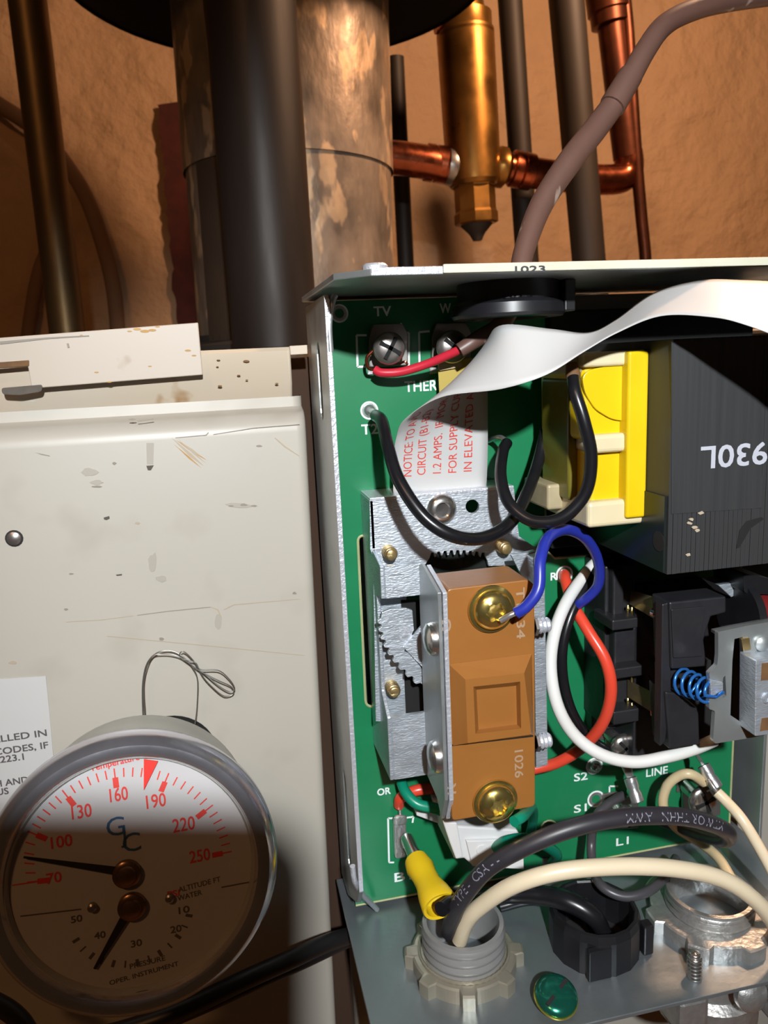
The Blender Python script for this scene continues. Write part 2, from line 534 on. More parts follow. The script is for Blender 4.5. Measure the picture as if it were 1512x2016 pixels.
# ================================================================ flue, hood and pipes behind the boiler
JTOP = 5.2
FX, FY, FR = 62.0, 560.0, 69.5
def flue_axis():
    a = W(552, 0, FY); b = W(584, 600, FY)
    return a, b
fa, fb = flue_axis()
fdir = (fa - fb).normalized()
fbase = fb + fdir * ((JTOP * .001 + .0095 - fb.z) / fdir.z)
flue = thing('flue_pipe', 'wide mottled galvanised flue pipe rising from the boiler top behind the black pipe', 'flue pipe', fbase)
lathe('pipe_section', fbase, fdir, [(FR, 0), (FR, 118), (FR + .1, 119)], 'galv_flue', flue, seg=64, cap=False)
lathe('upper_section', fbase, fdir, [(FR + 1.6, 112), (FR + 1.6, 600)], 'galv_flue', flue, seg=64, cap=False)
lathe('collar', fbase + fdir * -.006, fdir, [(FR + 14, 0), (FR + 14, 5), (FR + 2, 8), (FR + 2, 12)], 'hood_black', flue, seg=64)
fx_, fy_, _ = frame(fdir)
sv = []
for k in range(7):
    ang = math.atan2(-.62, -.78) + (k / 6 - .5) * .30
    dr = Vector((math.cos(ang), math.sin(ang), 0))
    for hh in (2, 112):
        for rr in (FR + .6, FR + 2.0): sv.append(fbase + fdir * hh * .001 + dr * rr * .001)
sf = []
for k in range(6):
    a = k * 4; b = a + 4
    sf += [(a + 1, b + 1, b + 3, a + 3), (a, a + 2, b + 2, b), (a + 2, a + 3, b + 3, b + 2), (a, b, b + 1, a + 1)]
sf += [(0, 1, 3, 2), (24, 26, 27, 25)]
mk('seam_strip', sv, sf, 'galv_patch', flue)
hz = .250
hc = Vector((fa.x + (fdir.x / fdir.z) * (hz - fa.z) , FY * .001 + .002, hz))
lathe('draft_hood', hc, (0, 0, 1), [(143, 0), (145, 2), (145, 8), (120, 60), (82, 120), (80, 160), (79, 160), (80, 120), (116, 62), (139, 9), (141, 2)], 'hood_black', flue, seg=64, cap=False)

def vpipe(name, top, bot, Y, r, mt, label, cat='pipe', group=None, extra=None, foot=None):
    a = W(top[0], top[1], Y); b = W(bot[0], bot[1], Y)
    d = (a - b).normalized()
    b2 = b - d * ((b.z - (foot if foot is not None else JTOP) * .001) / d.z)
    a2 = a + d * .04
    t = thing(name, label, cat, b2, group)
    tube('pipe_run', [b2, b2.lerp(a2, .33), b2.lerp(a2, .66), a2], r, mt, t, seg=28, res=2)
    return t
bpz = vpipe('black_pipe', (492, 0), (540, 640), 425, 23.0, 'black_pipe', 'thick black iron pipe standing in front of the galvanised flue')
lathe('base_flange', Vector((bpz.location.x, bpz.location.y, JTOP * .001 - .002)), (0, 0, 1), [(28, 0), (28, 4), (24, 6)], 'black_pipe', bpz, seg=28)
vpipe('brass_pipe', (54, 0), (131, 640), 640, 13.2, 'old_brass_pipe', 'thin tarnished brownish brass pipe at the far left of the wall')
vpipe('iron_pipe', (1004, 0), (1037, 500), 690, 10.5, 'black_pipe_thin', 'thin dark iron pipe just right of the brass air separator')
vpipe('iron_pipe', (1115, 0), (1158, 500), 600, 13.3, 'black_pipe_thin', 'thicker dark iron pipe behind the slanting brown cable')
p = vpipe('iron_pipe', (783, 205), (798, 500), 760, 8.0, 'black_pipe_thin', 'short dark iron riser between the flue and the brass air separator')
# brown tubes added in place of curved shadows on the wall
tube_o = tube('wall_shadow', PW([(-30, 190, 940), (0, 208, 940), (60, 248, 940), (120, 310, 940), (170, 390, 940), (205, 490, 940), (225, 580, 940), (235, 700, 940)]), 8.5, 'shadow_brown', seg=10)
tag(tube_o, 'dull brown tube painted in as a curved shadow across the wall behind the tarnished brass pipe', 'cable')
tube_o = tube('wall_shadow', PW([(50, 700, 945), (60, 620, 945), (75, 540, 945), (95, 490, 945), (120, 450, 945)]), 7.0, 'shadow_brown', seg=10)
tag(tube_o, 'dull brown tube painted in as a shadow on the wall left of the tarnished brass pipe', 'cable')

# brass air separator with its copper piping, all one soldered run
ay = 648
sep = thing('air_separator', 'brass air separator with soldered copper pipe on both sides', 'pipe fitting', W(925, 470, ay))
ax_t = W(914, 34, ay); ax_b = W(938, 440, ay)
sd = (ax_t - ax_b).normalized()
K = ay / 1507.0
G6 = 648 / 600.0
def sp(y): return ax_b + sd * ((440 - y) * K * .001 * 1.01)
lathe('body', sp(372), sd, [(r_ * G6, h_ * G6) for r_, h_ in [(18, 0), (20.5, 3), (21, 20), (21.5, 100), (21.5, 108)]], 'brass_old', sep, seg=28)
lathe('cap', sp(108), sd, [(r_ * G6, h_ * G6) for r_, h_ in [(20, -3), (21.5, -2), (21.5, 0), (20.2, 2), (20.2, 13), (15.5, 15), (14.0, 29), (12.5, 31)]], 'brass_old', sep, seg=28)
lathe('lower_neck', sp(442), sd, [(r_ * G6, h_ * G6) for r_, h_ in [(15.5, 0), (17, 1), (17, 8), (15.8, 10), (15.8, 27), (18, 30)]], 'brass_old', sep, seg=8, smooth=False, up=(0.38, 1, 0))
lathe('drain_plug', sp(472), sd, [(r_ * G6, h_ * G6) for r_, h_ in [(3.5, 0), (5.5, 4), (7, 6), (12, 11), (13, 14)]], 'black_pipe_thin', sep, seg=20)
tube('copper_stub', [W(858, 48, ay), W(880, 50, ay), W(898, 58, ay)], 7.0, 'copper', sep, seg=16)
tube('copper_run', [W(755, 308, ay + 2), W(830, 318, ay), W(880, 328, ay)], 13.2, 'copper', sep, seg=20)
lathe('solder_ring', W(886, 327, ay), (W(886, 327, ay) - W(866, 324, ay)).normalized(), [(r_ * G6, h_ * G6) for r_, h_ in [(13.5, -3), (14.2, 0), (14.2, 4), (12, 8)]], 'nickel_dark', sep, seg=20)
lathe('copper_sleeve', W(836, 319, ay + 3), (W(886, 327, ay) - W(836, 319, ay + 3)).normalized(), [(r_ * G6, h_ * G6) for r_, h_ in [(12.2, 0), (13.6, 1), (13.6, 7), (12.8, 8), (13.6, 9), (13.6, 17), (12.4, 18)]], 'copper', sep, seg=20)
lathe('brass_port', W(965, 326, ay), (W(1005, 333, ay) - W(965, 326, ay)).normalized(), [(r_ * G6, h_ * G6) for r_, h_ in [(11, 0), (15, 6), (15, 11), (12.5, 13)]], 'brass_old', sep, seg=20)
lathe('copper_sleeve', W(1006, 331, ay), (W(1075, 346, ay) - W(1006, 331, ay)).normalized(), [(r_ * G6, h_ * G6) for r_, h_ in [(12.2, 0), (13.6, 1), (13.6, 7), (12.4, 8), (13.6, 9), (13.6, 17), (12.0, 18)]], 'copper', sep, seg=20)
tube('copper_run', [W(1000, 331, ay), W(1060, 342, ay), W(1130, 350, ay), W(1190, 354, ay), W(1225, 350, ay), W(1238, 332, ay), W(1236, 300, ay)], 12.4, 'copper', sep, seg=20, res=8)
tube('copper_riser', [W(1236, 310, ay), W(1220, 180, ay), W(1206, 60, ay), W(1196, -40, ay)], [12.4, 12.2, 12, 12, 12], 'copper_dark', sep, seg=20)
lathe('riser_coupling', W(1202, 52, ay), (W(1193, -20, ay) - W(1202, 52, ay)).normalized(), [(r_ * G6, h_ * G6) for r_, h_ in [(11.5, 0), (14.5, 1), (14.5, 9), (16, 10), (16, 24), (14, 26), (14, 36)]], 'copper_dark', sep, seg=20)
tb = tube('copper_tube', PW([(1228, -20, 640), (1236, 60, 640), (1243, 170, 640), (1252, 300, 640), (1262, 420, 640), (1270, 500, 640), (1272, 560, 640)]), [5.2] * 8, 'copper_dark', seg=14)
tag(tb, 'thin copper tube running down the wall beside the elbow', 'tube')

# ================================================================ boiler jacket
PY = 226.0
jk = thing('boiler_jacket', 'cream painted sheet metal boiler jacket with stains and scuffs', 'boiler', MM(-100, PY + 100, -900))
# right edge of the door panel lies on X = 25.3 at the top ... 23.0 lower down
XR = 24.8
def zof(px, py, Y): return W(px, py, Y).z * 1000
zb = zof(300, 826, PY)      # lower side of the rolled step
z2 = zof(300, 770, PY)
prof = []
# profile of the jacket front (y, z): door panel, rolled step, recessed upper band, top
for (y, z) in [(PY, -420), (PY, zb - 6)]:
    prof.append((y, z))
for k in range(1, 7):
    t = k / 6 * math.pi / 2
    prof.append((PY + 6 * (1 - math.cos(t)), zb - 6 + 6 * math.sin(t)))
prof += [(PY + 8.5, zb + 1.0), (PY + 8.8, zb + 4)]
band0 = len(prof)
prof += [(PY + 6.5, zb + 8), (PY + 5.5, JTOP - 1.0), (PY + 6.5, JTOP)]
def strip(name, pr, x0, x1, mt, parent, n=1, rx=0):
    v = []; f = []
    for (y, z) in pr:
        v += [MM(x0, y, z), MM(x1, y, z)]
        if rx: v.append(MM(x1 + rx, y + rx * 1.2, z))
    c = 3 if rx else 2
    for j in range(len(pr) - 1):
        for q in range(c - 1):
            f.append((j * c + q, j * c + q + 1, (j + 1) * c + q + 1, (j + 1) * c + q))
    return mk_open(name, v, f, mt, parent, smooth=False)
# door panel with a rounded right-hand edge
def panel_grid(name, pr, x0, x1, rad, back, mt, parent, lean=0.0):
    v = []; f = []
    xs = [(x0, 0), (x0 * .5 + x1 * .5, 0), (x1 - rad, 0)]
    for k in range(1, 7):
        t = k / 6 * math.pi / 2
        xs.append((x1 - rad + rad * math.sin(t), rad * (1 - math.cos(t))))
    xs.append((x1, back))
    for (y, z) in pr:
        for (x, dy) in xs: v.append(MM(x + lean * z, y + dy, z))
    c = len(xs)
    for j in range(len(pr) - 1):
        for q in range(c - 1):
            f.append((j * c + q, j * c + q + 1, (j + 1) * c + q + 1, (j + 1) * c + q))
    o = mk_open(name, v, f, mt, parent, smooth=True)
    o.data.set_sharp_from_angle(angle=math.radians(50))
    return o
# door panel material is stained; holes for the gauge stem are only its dark ring
panel_grid('door_panel', prof[:band0], -420, XR, 3.0, 40, 'jacket', jk, lean=.0155)
panel_grid('upper_band', prof[band0 - 1:], -420, 21.8, 1.0, 40, 'jacket_band', jk)
plate('band_corner', [(570, 681), (605, 679), (606, 697), (572, 699)], PY + 5.4, 3, 'jacket_band', jk, bevel=.2)
box('side_jacket', (29.5, PY + 13, -420), (330, PY + 400, JTOP - .5), 'jacket', jk, bevel=1.5)
box('rear_jacket', (-420, PY + 10, -420), (16, PY + 400, JTOP - .2), 'jacket', jk, bevel=.5)
box('gap_shade', (10, PY + 19, -420), (40, PY + 24, JTOP - 3), 'gap_shade_brown', jk, bevel=0)  # added dark brown sheet standing in for the shade inside the gap
# plate fixed over the band at the upper left
hp = thing('jacket_strap', 'flat cream steel plate screwed over the jacket rim at upper left', 'metal plate', W(200, 750, PY - 2))
plate('plate', [(-40, 668), (390, 635), (399, 738), (62, 765), (55, 722), (-40, 730)], PY + 2, 2.2, 'jacket_plate', hp, bevel=.25)
plate('slot_back', [(-40, 700), (70, 700), (70, 790), (-40, 790)], PY + 7.2, .6, 'zinc_dull', hp)
plate('rust_edge', [(-40, 716), (30, 711), (57, 709), (57, 721), (30, 723), (-40, 727)], PY + 1.7, 2.0, 'rust_and_reflection', hp, bevel=.2)
plate('slot_shadow', rnd([(2, 764), (84, 757), (82, 771), (40, 778), (5, 777)], 6), PY + 1.8, 1.8, 'grime_and_shade', hp, bevel=.1)  # dark sheet painted in as the shadow of the slot
# scuffs, scratches and stains on the door: thin raised dirt with a shape of its own
MK = [0]
def mark(name, px, mt, Y=PY, th=.08):
    MK[0] += 1
    th = .06 + .004 * MK[0]
    return plate(name, px, Y - th, th * .9, mt, jk)
for (x0_, y0_, x1_, y1_, w_, m_) in [(338, 862, 402, 918, 3.0, 'scuff_tan'), (346, 866, 407, 906, 2.2, 'rust_light'), (342, 874, 396, 921, 1.6, 'rust_light'), (352, 868, 398, 900, 2.6, 'scuff_tan'), (350, 864, 405, 912, 1.4, 'scuff_tan')]:
    mark('orange_scrape', [(x0_, y0_), (x0_ * .4 + x1_ * .6, y0_ * .4 + y1_ * .6 - w_), (x1_, y1_), (x0_ * .4 + x1_ * .6 - w_, y0_ * .4 + y1_ * .6 + w_)], m_)
mark('stain', [(288, 917), (303, 916), (297, 926), (291, 926)], 'grime_and_shade')
mark('drip_trail', [(288, 872), (303, 872), (302, 914), (289, 914)], 'scuff_pale')
mark('scratch', [(270, 829), (285, 827), (302, 824), (302, 826), (272, 830.5)], 'scuff')
mark('scratch', [(70, 891), (84, 894), (98, 897), (98, 898.4), (82, 895.6)], 'scuff')
mark('scratch', [(345, 861.5), (405, 856), (410, 851), (411, 852), (406, 857.6), (346, 862.6)], 'scuff')
mark('stain', [(204, 1019), (215, 1016), (216, 1021), (210, 1024), (205, 1023)], 'grime_and_shade')
mark('stain', [(228, 1131.5), (240, 1130), (240, 1133), (230, 1134)], 'grime_and_shade')
mark('scratch', [(270, 1211), (330, 1203), (400, 1196), (415, 1195), (415, 1196), (330, 1204.4), (270, 1212.2)], 'scuff')
mark('scratch', [(130, 1224), (200, 1220), (262, 1212), (262, 1213), (200, 1221.2), (130, 1225)], 'scuff_tan')
mark('scratch', [(415, 1195), (430, 1200), (437, 1216), (435.6, 1217), (428, 1202)], 'scuff_tan')
mark('scratch', [(440, 1200), (460, 1190), (590, 1179), (590, 1180), (462, 1191.3), (442, 1201)], 'scuff_tan')
mark('scratch', [(210, 1252), (400, 1270), (600, 1290), (600, 1290.9), (400, 1271.2), (210, 1253)], 'scuff_tan')
mark('scratch', [(540, 862), (560, 880), (589, 898), (589, 897), (562, 878), (543, 862)], 'scuff_tan')
mark('scratch', [(420, 855), (500, 842), (590, 835), (590, 836), (500, 843.2), (420, 856)], 'scuff')
for (x, y, rx, ry, m_) in [(175, 930, 18, 8, 'scuff_pale'), (190, 950, 12, 5, 'scuff_pale'), (300, 1110, 10, 22, 'scuff_pale'), (318, 1140, 12, 6, 'scuff_pale'), (470, 995, 26, 5, 'scuff_pale'), (480, 994, 8, 2.5, 'scuff'), (500, 996, 6, 2, 'scuff'), (455, 996, 6, 1.6, 'scuff'), (430, 1225, 8, 14, 'scuff_pale'), (130, 1200, 4, 2, 'scuff'), (260, 826, 8, 2, 'scuff'), (510, 878, 6, 2, 'scuff'), (140, 1130, 5, 1.6, 'scuff'), (270, 1030, 6, 2, 'scuff_tan'), (318, 1258, 6, 3, 'scuff'), (25, 1305, 8, 2.5, 'scuff_tan'), (190, 958, 10, 2, 'scuff'), (225, 912, 4, 3, 'scuff'), (580, 1168, 4, 2.5, 'scuff')]:
    blob_ = [(x + rx * math.cos(a_) * random.uniform(.7, 1.2), y + ry * math.sin(a_) * random.uniform(.7, 1.2)) for a_ in [i * math.pi / 6 for i in range(12)]]
    mark('smudge', blob_, m_, th=.08)
for (x, y, r) in [(430, 709, 4), (485, 711, 7), (428, 722, 3), (470, 739, 4), (486, 748, 3), (433, 760, 5), (545, 755, 4)]:
    plate('rust_pit', circ_px(x, y, r * .9, r * .32, 8), PY + 5.0, .4, 'rust_and_reflection', jk)
mark('scratch', [(0, 672), (95, 664), (175, 660), (175, 662), (95, 667), (0, 678)], 'scuff', Y=PY + 2)
mark('scratch', [(131, 676), (135, 676), (137, 684), (133, 685)], 'scuff', Y=PY + 2)
for (x, y, r) in [(270, 648, 5), (285, 652, 6), (300, 650, 5), (255, 652, 3), (310, 643, 3), (190, 733, 3), (215, 752, 3), (370, 690, 4), (382, 700, 3), (295, 721, 2.5), (160, 660, 2)]:
    plate('rust_pit', circ_px(x, y, r * 1.6, r * .5, 8), PY + 1.9, .2, 'rust_light', jk)
# drive screw in the door
scr = thing('panel_screw', 'small dark screw head set in the cream door panel', 'screw', W(28, 1060, PY))
lathe('head', W(28, 1060, PY), (0, -1, 0), [(2.0, 0), (1.9, .5), (1.2, .9), (.2, 1.0)], 'nickel_dark', scr, seg=16)
lathe('washer', W(28, 1060, PY), (0, -1, 0), [(2.4, -.2), (2.4, .12), (1.6, .15)], 'tool_dark', scr, seg=16)
# instruction sticker
stk = thing('sticker', 'white paper instruction sticker with black capitals behind the gauge', 'sticker', W(50, 1500, PY))
sk = plate('paper', [(-60, 1341), (90, 1331), (97, 1400), (104, 1480), (130, 1720), (-60, 1750)], PY - .25, .2, 'sticker', stk)
for s, x, y, w in [('BE INSTALLED IN', 92, 1449, 178), ('ELECTRICAL CODES, IF', 95, 1473, 222), ('ANSI Z223.1', 47, 1496, 106), ('WITH AND', 56, 1541, 96), ('STATUS', 17, 1563, 66)]:
    k = PY / 1507 * 1.03
    o = W(x, y, PY - .3); wdt = w * k
    flat_text('printing', s, o - Vector((wdt * .001, 0, 0)), (1, 0, 0), (0, 0, 1), 13 * k, 'ink_grey', stk, width=wdt, bold=.12)

# ================================================================ temperature and pressure gauge, its face tipped a little upwards
TIP = math.radians(9)
ga = Vector((.04, -math.cos(TIP), math.sin(TIP))).normalized()
gc = W(264, 1722, 164.0)
gx, gy, _ = frame(ga)
gx = Vector((1, 0, 0)) - ga * ga.x
gx.normalize()
gy = ga.cross(gx)
if gy.z < 0: gy = -gy
gyu = gy
g = thing('gauge', 'round chrome-rimmed boiler gauge with red temperature scale on a white dial', 'gauge', gc - ga * .06)
def WD(px, py, lift=0.0):
    """point on the dial plane (raised by lift mm) seen at that place"""
    d = W(px, py, 100.0).normalized()
    o = gc + ga * (lift - .75) * .001
    return d * (o.dot(ga) / d.dot(ga))
lathe('stem', gc, ga, [(12, -62), (12, -22), (11, -20)], 'gauge_body', g, seg=40)
lathe('case', gc, ga, [(11, -33), (25, -32), (28.0, -30), (29.4, -20), (30.2, -10), (30.4, -2)], 'gauge_body', g, seg=72)
lathe('bezel', gc, ga, [(29.8, -6), (31.6, -5.2), (32.5, -3.0), (32.5, -.8), (31.7, 1.2), (30.3, 2.6), (28.9, 2.8), (27.7, 2.2), (27.1, 1.0), (26.9, -.2)], 'chrome', g, seg=110, cap=False)
lathe('inner_ring', gc, ga, [(27.2, .9), (26.9, .9), (26.4, -.2), (26.3, -.8)], 'gauge_body', g, seg=96, cap=False)
lathe('dial_face', gc, ga, [(29.2, -1.4), (28.6, -.8), (.01, -.8)], 'dial', g, seg=72, cap=False)
hole = lathe('mounting_hole', W(338, 1492, PY) + MM(0, -.1, 0), (0, -1, 0), [(13.9, 0), (13.9, .3), (.01, .3)], 'void_black', jk, seg=40)
gpiv = WD(250, 1718)
def dvec(a):
    t = math.radians(a)
    return gx * math.sin(t) + gyu * math.cos(t)
def ang_of(px, py):
    d = WD(px, py) - gpiv
    return math.degrees(math.atan2(d.dot(gx), d.dot(gyu))), d.length * 1000
def tick(name, a, r0, r1, w, mt, piv=None):
    piv = piv or gpiv
    d = dvec(a) * .001; n = dvec(a + 90) * (w / 2) * .001
    mk_open(name, [piv + d * r0 - n, piv + d * r1 - n, piv + d * r1 + n, piv + d * r0 + n], [(0, 1, 2, 3)], mt, g)
major = [(75, 85, 1734), (100, 82, 1648), (130, 140, 1578), (160, 228, 1541), (190, 321, 1549), (220, 396, 1603), (250, 428, 1682)]
angs = []
for val, x, y in major:
    a, r = ang_of(x, y)
    angs.append((val, a, r))
for val, a, r in angs:
    tick('scale_mark', a, r - 1.2, r + 1.2, 1.25, 'ink_red')
    tick('scale_mark', a, r + 1.1, r + 3.3, .32, 'ink_red')
for i in range(len(angs) - 1):
    v0, a0, r0 = angs[i]; v1, a1, r1 = angs[i + 1]
    n = round((v1 - v0) / 5)
    for k in range(1, n):
        t = k / n
        rr = r0 + (r1 - r0) * t
        tick('minor_mark', a0 + (a1 - a0) * t, rr + 1.1, rr + 3.2, .30, 'ink_red')
def dial_text(s, px, py, cap_px, mt, wpx=None, sx=.8, rot=0.0, bold=.08):
    k = WD(px, py).dot(FWD) * 1000 / FPX * 1.02
    c, sn = math.cos(math.radians(rot)), math.sin(math.radians(rot))
    flat_text('dial_lettering', s, WD(px, py, .03), gx * c + gyu * sn, gyu * c - gx * sn, cap_px * k, mt, g, width=wpx * k if wpx else None, sx=sx, bold=bold)
dial_text('160', 217, 1580, 26, 'ink_red', 33)
dial_text('190', 289, 1593, 26, 'ink_red', 36)
dial_text('130', 142, 1614, 26, 'ink_red', 36)
dial_text('220', 341, 1640, 26, 'ink_red', 41)
dial_text('100', 101, 1672, 23, 'ink_red', 38)
dial_text('250', 374, 1700, 23, 'ink_red', 38)
dial_text('70', 92, 1741, 20, 'ink_red', 27)
dial_text('Temperature', 178, 1519, 12, 'ink_red', 92, rot=5)
# monogram
dial_text('G', 211, 1648, 36, 'ink_blue', 34, bold=.02)
dial_text('C', 243, 1679, 36, 'ink_blue', 33, bold=.02)
dial_text('J', 238, 1660, 30, 'ink_blue', 10, bold=.02)
# lower, dim pressure scale
p2 = WD(258, 1783)
for i in range(13):
    tick('pressure_mark', 112 + i * 11.2, 12.6, 14.2, .35 if i % 2 else .7, 'ink_grey', p2)
for s_, x, y in [('30', 258, 1866), ('20', 336, 1838), ('40', 186, 1850), ('50', 140, 1818), ('10', 352, 1800)]:
    dial_text(s_, x, y, 13, 'ink_grey', 20)
dial_text('PSI', 330, 1768, 12, 'ink_red', 22)
dial_text('ALTITUDE FT', 352, 1757, 10, 'ink_grey', 80, rot=4, bold=.03)
dial_text('WATER', 350, 1774, 10, 'ink_grey', 46, rot=4, bold=.03)
dial_text('PRESSURE', 256, 1908, 10, 'ink_grey', 66, rot=2, bold=.03)
dial_text('OPER. INSTRUMENT', 216, 1940, 9, 'ink_grey', 130, rot=4, bold=.03)
def dline(a, b, w, mt):
    p, q = WD(*a, .03), WD(*b, .03)
    d = (q - p).normalized(); n = d.cross(ga) * w * .0005
    mk_open('dial_line', [p - n, q - n, q + n, p + n], [(0, 1, 2, 3)], mt, g)
dline((40, 1804), (160, 1790), .3, 'ink_grey')
dline((24, 1743), (78, 1735), .3, 'ink_red')
dline((436, 1747), (500, 1735), .3, 'ink_grey')
for x, y in [(182, 1784), (334, 1766)]:
    lathe('stop_pin', WD(x, y), ga, [(1.0, 0), (1.0, 1.0), (.6, 1.3)], 'nickel_dark', g, seg=14)
# needles, hubs and the red set pointer
def needle(piv, tip, lift, w0, w1, name):
    a = WD(piv[0], piv[1], lift); b = WD(tip[0], tip[1], lift)
    d = (b - a).normalized(); n = d.cross(ga)
    extr(name, [a - n * w0 * .0005, b - n * w1 * .0005, b + n * w1 * .0005, a + n * w0 * .0005], ga * -.00025, 'tool_dark', g)
needle((250, 1718), (46, 1688), 1.0, 1.9, .4, 'temperature_needle')
needle((260, 1783), (186, 1908), .7, 2.3, .6, 'pressure_needle')
for (x, y) in [(250, 1718), (260, 1782)]:
    lathe('needle_hub', WD(x, y, .1), ga, [(3.1, 0), (3.1, 1.2), (2.7, 1.5), (2.2, 1.6), (2.0, 2.1), (1.2, 2.4), (.1, 2.5)], 'hub_bronze', g, seg=28)
extr('set_pointer', [WD(283, 1495, .9), WD(311, 1499, .9), WD(283, 1556, .9)], ga * -.00025, 'red_mark', g)
extr('dial_tab', [WD(x, y, 1.4) for x, y in rnd([(258, 1956), (296, 1948), (298, 1958), (262, 1966)], 5)], ga * -.001, 'tool_dark', g)
# lead seal wire tied round the gauge stem
swp = [(284, 1436, 220.5), (281, 1400, 223), (281, 1345, 223.5), (290, 1305, 223), (312, 1284, 222.5), (340, 1282, 222.5), (362, 1295, 222), (380, 1316, 222), (389, 1340, 222.5), (388, 1390, 223), (384, 1426, 220.5)]
sw = thing('seal_wire', 'thin twisted grey seal wire looped above the gauge', 'wire', W(335, 1430, 222))
tube('wire_loop', PW(swp), .19, 'seal_wire', sw, seg=6)
tube('wire_loop', PW([(286, 1420, 222), (283, 1345, 222.5), (297, 1296, 222), (320, 1288, 222), (350, 1292, 221.5), (375, 1308, 221.5), (395, 1322, 221.5), (430, 1340, 221.5), (455, 1352, 222), (459, 1366, 222.5), (440, 1370, 222), (415, 1350, 222), (398, 1330, 222), (380, 1300, 221.5), (362, 1283, 221.5), (354, 1287, 221.5), (358, 1296, 221.5), (385, 1305, 221.5), (395, 1318, 221), (430, 1320, 221), (452, 1338, 221), (462, 1356, 221.5), (452, 1362, 221.5), (430, 1350, 221.5), (400, 1325, 222), (388, 1318, 222)]), .18, 'seal_wire', sw, seg=6)
# black cable crossing the lower left
ck = thing('black_cable', 'black rubber cable sagging from behind the box across the lower panel', 'cable', W(480, 1940, 200))
tube('jacket', PW([(820, 1785, 232), (740, 1825, 226), (690, 1842, 220), (640, 1858, 213), (570, 1890, 206), (480, 1930, 200), (380, 1978, 198), (300, 2010, 198), (200, 2040, 198), (60, 2060, 198)]), 2.7, 'rubber_black', ck, seg=14)
tube('second_lead', PW([(820, 1795, 232), (740, 1838, 227), (690, 1854, 222), (600, 1896, 210), (500, 1940, 202), (400, 1985, 200), (300, 2026, 199), (200, 2060, 198)]), 1.6, 'rubber_black', ck, seg=12)
cq = tube('black_cable', PW([(-40, 1960, 198), (10, 1985, 198), (40, 2010, 198), (60, 2040, 198)]), 2.6, 'rubber_black', seg=12)
tag(cq, 'black cable end in the bottom left corner below the gauge', 'cable')
# ================================================================ control box: folded zinc steel tray
BX0, BX1 = 27.7, 176.0
BYB = 237.5
TZ, BZ = 18.2, -177.0
cb = thing('control_box', 'open zinc steel control box holding the green circuit board', 'control box', MM(100, BYB, BZ))
box('back_plate', (BX0 + 1, BYB - 1.2, BZ + 1), (BX1, BYB, TZ - .5), 'zinc_dull', cb, bevel=.2)
# left wall with two slots
YF = 196.3
def wall_loop(y0, z0, y1, z1): return [MM(BX0, y0, z0), MM(BX0, y1, z0), MM(BX0, y1, z1), MM(BX0, y0, z1)]
def slot(px, py0, py1, yc, w):
    a = WX(px[0], py0, BX0); b = WX(px[1], py1, BX0)
    out = []
    n = 8
    for k in range(n + 1):
        t = math.pi * k / n
        out.append(MM(BX0, yc - w * math.cos(t), a.z * 1000 - w + w * math.sin(t)))
    for k in range(n + 1):
        t = math.pi * k / n
        out.append(MM(BX0, yc + w * math.cos(t), b.z * 1000 + w - w * math.sin(t)))
    return out
wz0, wz1 = BZ + 9, TZ - 1.5
wz0 = -152.0
outl = [MM(BX0, BYB, wz1), MM(BX0, YF, wz1), MM(BX0, YF, wz0), MM(BX0, YF + 6, wz0 - 8), MM(BX0, BYB - 14, BZ + 4), MM(BX0, BYB, BZ + 2)]
extr('left_wall', [outl, slot((630, 634), 672, 828, 214, 3.2), slot((672, 676), 1502, 1664, 214, 3.2)], MM(1.15, 0, 0), 'zinc_dull', cb)
box('wall_edge', (BX0 - .05, YF - .35, wz0 + .5), (BX0 + 1.25, YF + .1, wz1 - 1), 'zinc_edge', cb, bevel=.12)
# top plate with clipped corner, painted front lip
TF = 170.6
extr('top_plate', [MM(BX0 - 1, BYB, TZ), MM(BX0 - .3, TF + 7, TZ), MM(BX0 + 7, TF, TZ), MM(BX1, TF, TZ), MM(BX1, BYB, TZ)], MM(0, 0, 1.5), 'zinc_dull', cb, bevel=.0002)
box('front_lip', (51, TF - .7, TZ + .15), (BX1, TF + .2, TZ + 2.1), 'lip_paint', cb, bevel=.2)
box('lip_end', (BX0 + 7, TF - .4, TZ), (51, TF + .2, TZ + 1.75), 'zinc_edge', cb, bevel=.2)
lathe('lip_rivet', MM(36.5, TF + 4, TZ + 1.5), (0, 0, 1), [(2.9, 0), (2.9, 1.0), (2.4, 1.5), (.1, 1.6)], 'zinc_edge', cb, seg=24)
flat_text('date_print', '1023', W(1014, 537, TF - .8), (1, 0, 0), (0, 0, 1), 1.35, 'ink_black', cb, width=7.2, bold=.1)
# bottom plate
BF = 161.2
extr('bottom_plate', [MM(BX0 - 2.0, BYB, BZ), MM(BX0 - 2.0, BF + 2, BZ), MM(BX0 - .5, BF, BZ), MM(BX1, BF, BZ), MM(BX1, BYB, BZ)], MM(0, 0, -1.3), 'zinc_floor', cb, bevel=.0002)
box('right_lip', (BX1 - 2.4, 212, BZ + 4), (BX1 - 1.2, BYB, -58), 'zinc_dull', cb, bevel=.2)
# folded tabs at the left corners
tube('corner_tab', PW([(694, 1705, 196.5), (699, 1736, 197.5), (716, 1763, 205), (742, 1790, 217)]), .85, 'zinc_edge', cb, seg=8)
tube('corner_tab', [MM(BX0 + .9, YF + .2, wz1 - 14), MM(BX0 + 1.0, YF + .4, wz1 - 7), MM(BX0 + 2.4, YF + 1.6, wz1 - 1.5), MM(BX0 + 3.2, YF + 2, wz1)], .8, 'zinc_dull', cb, seg=8)

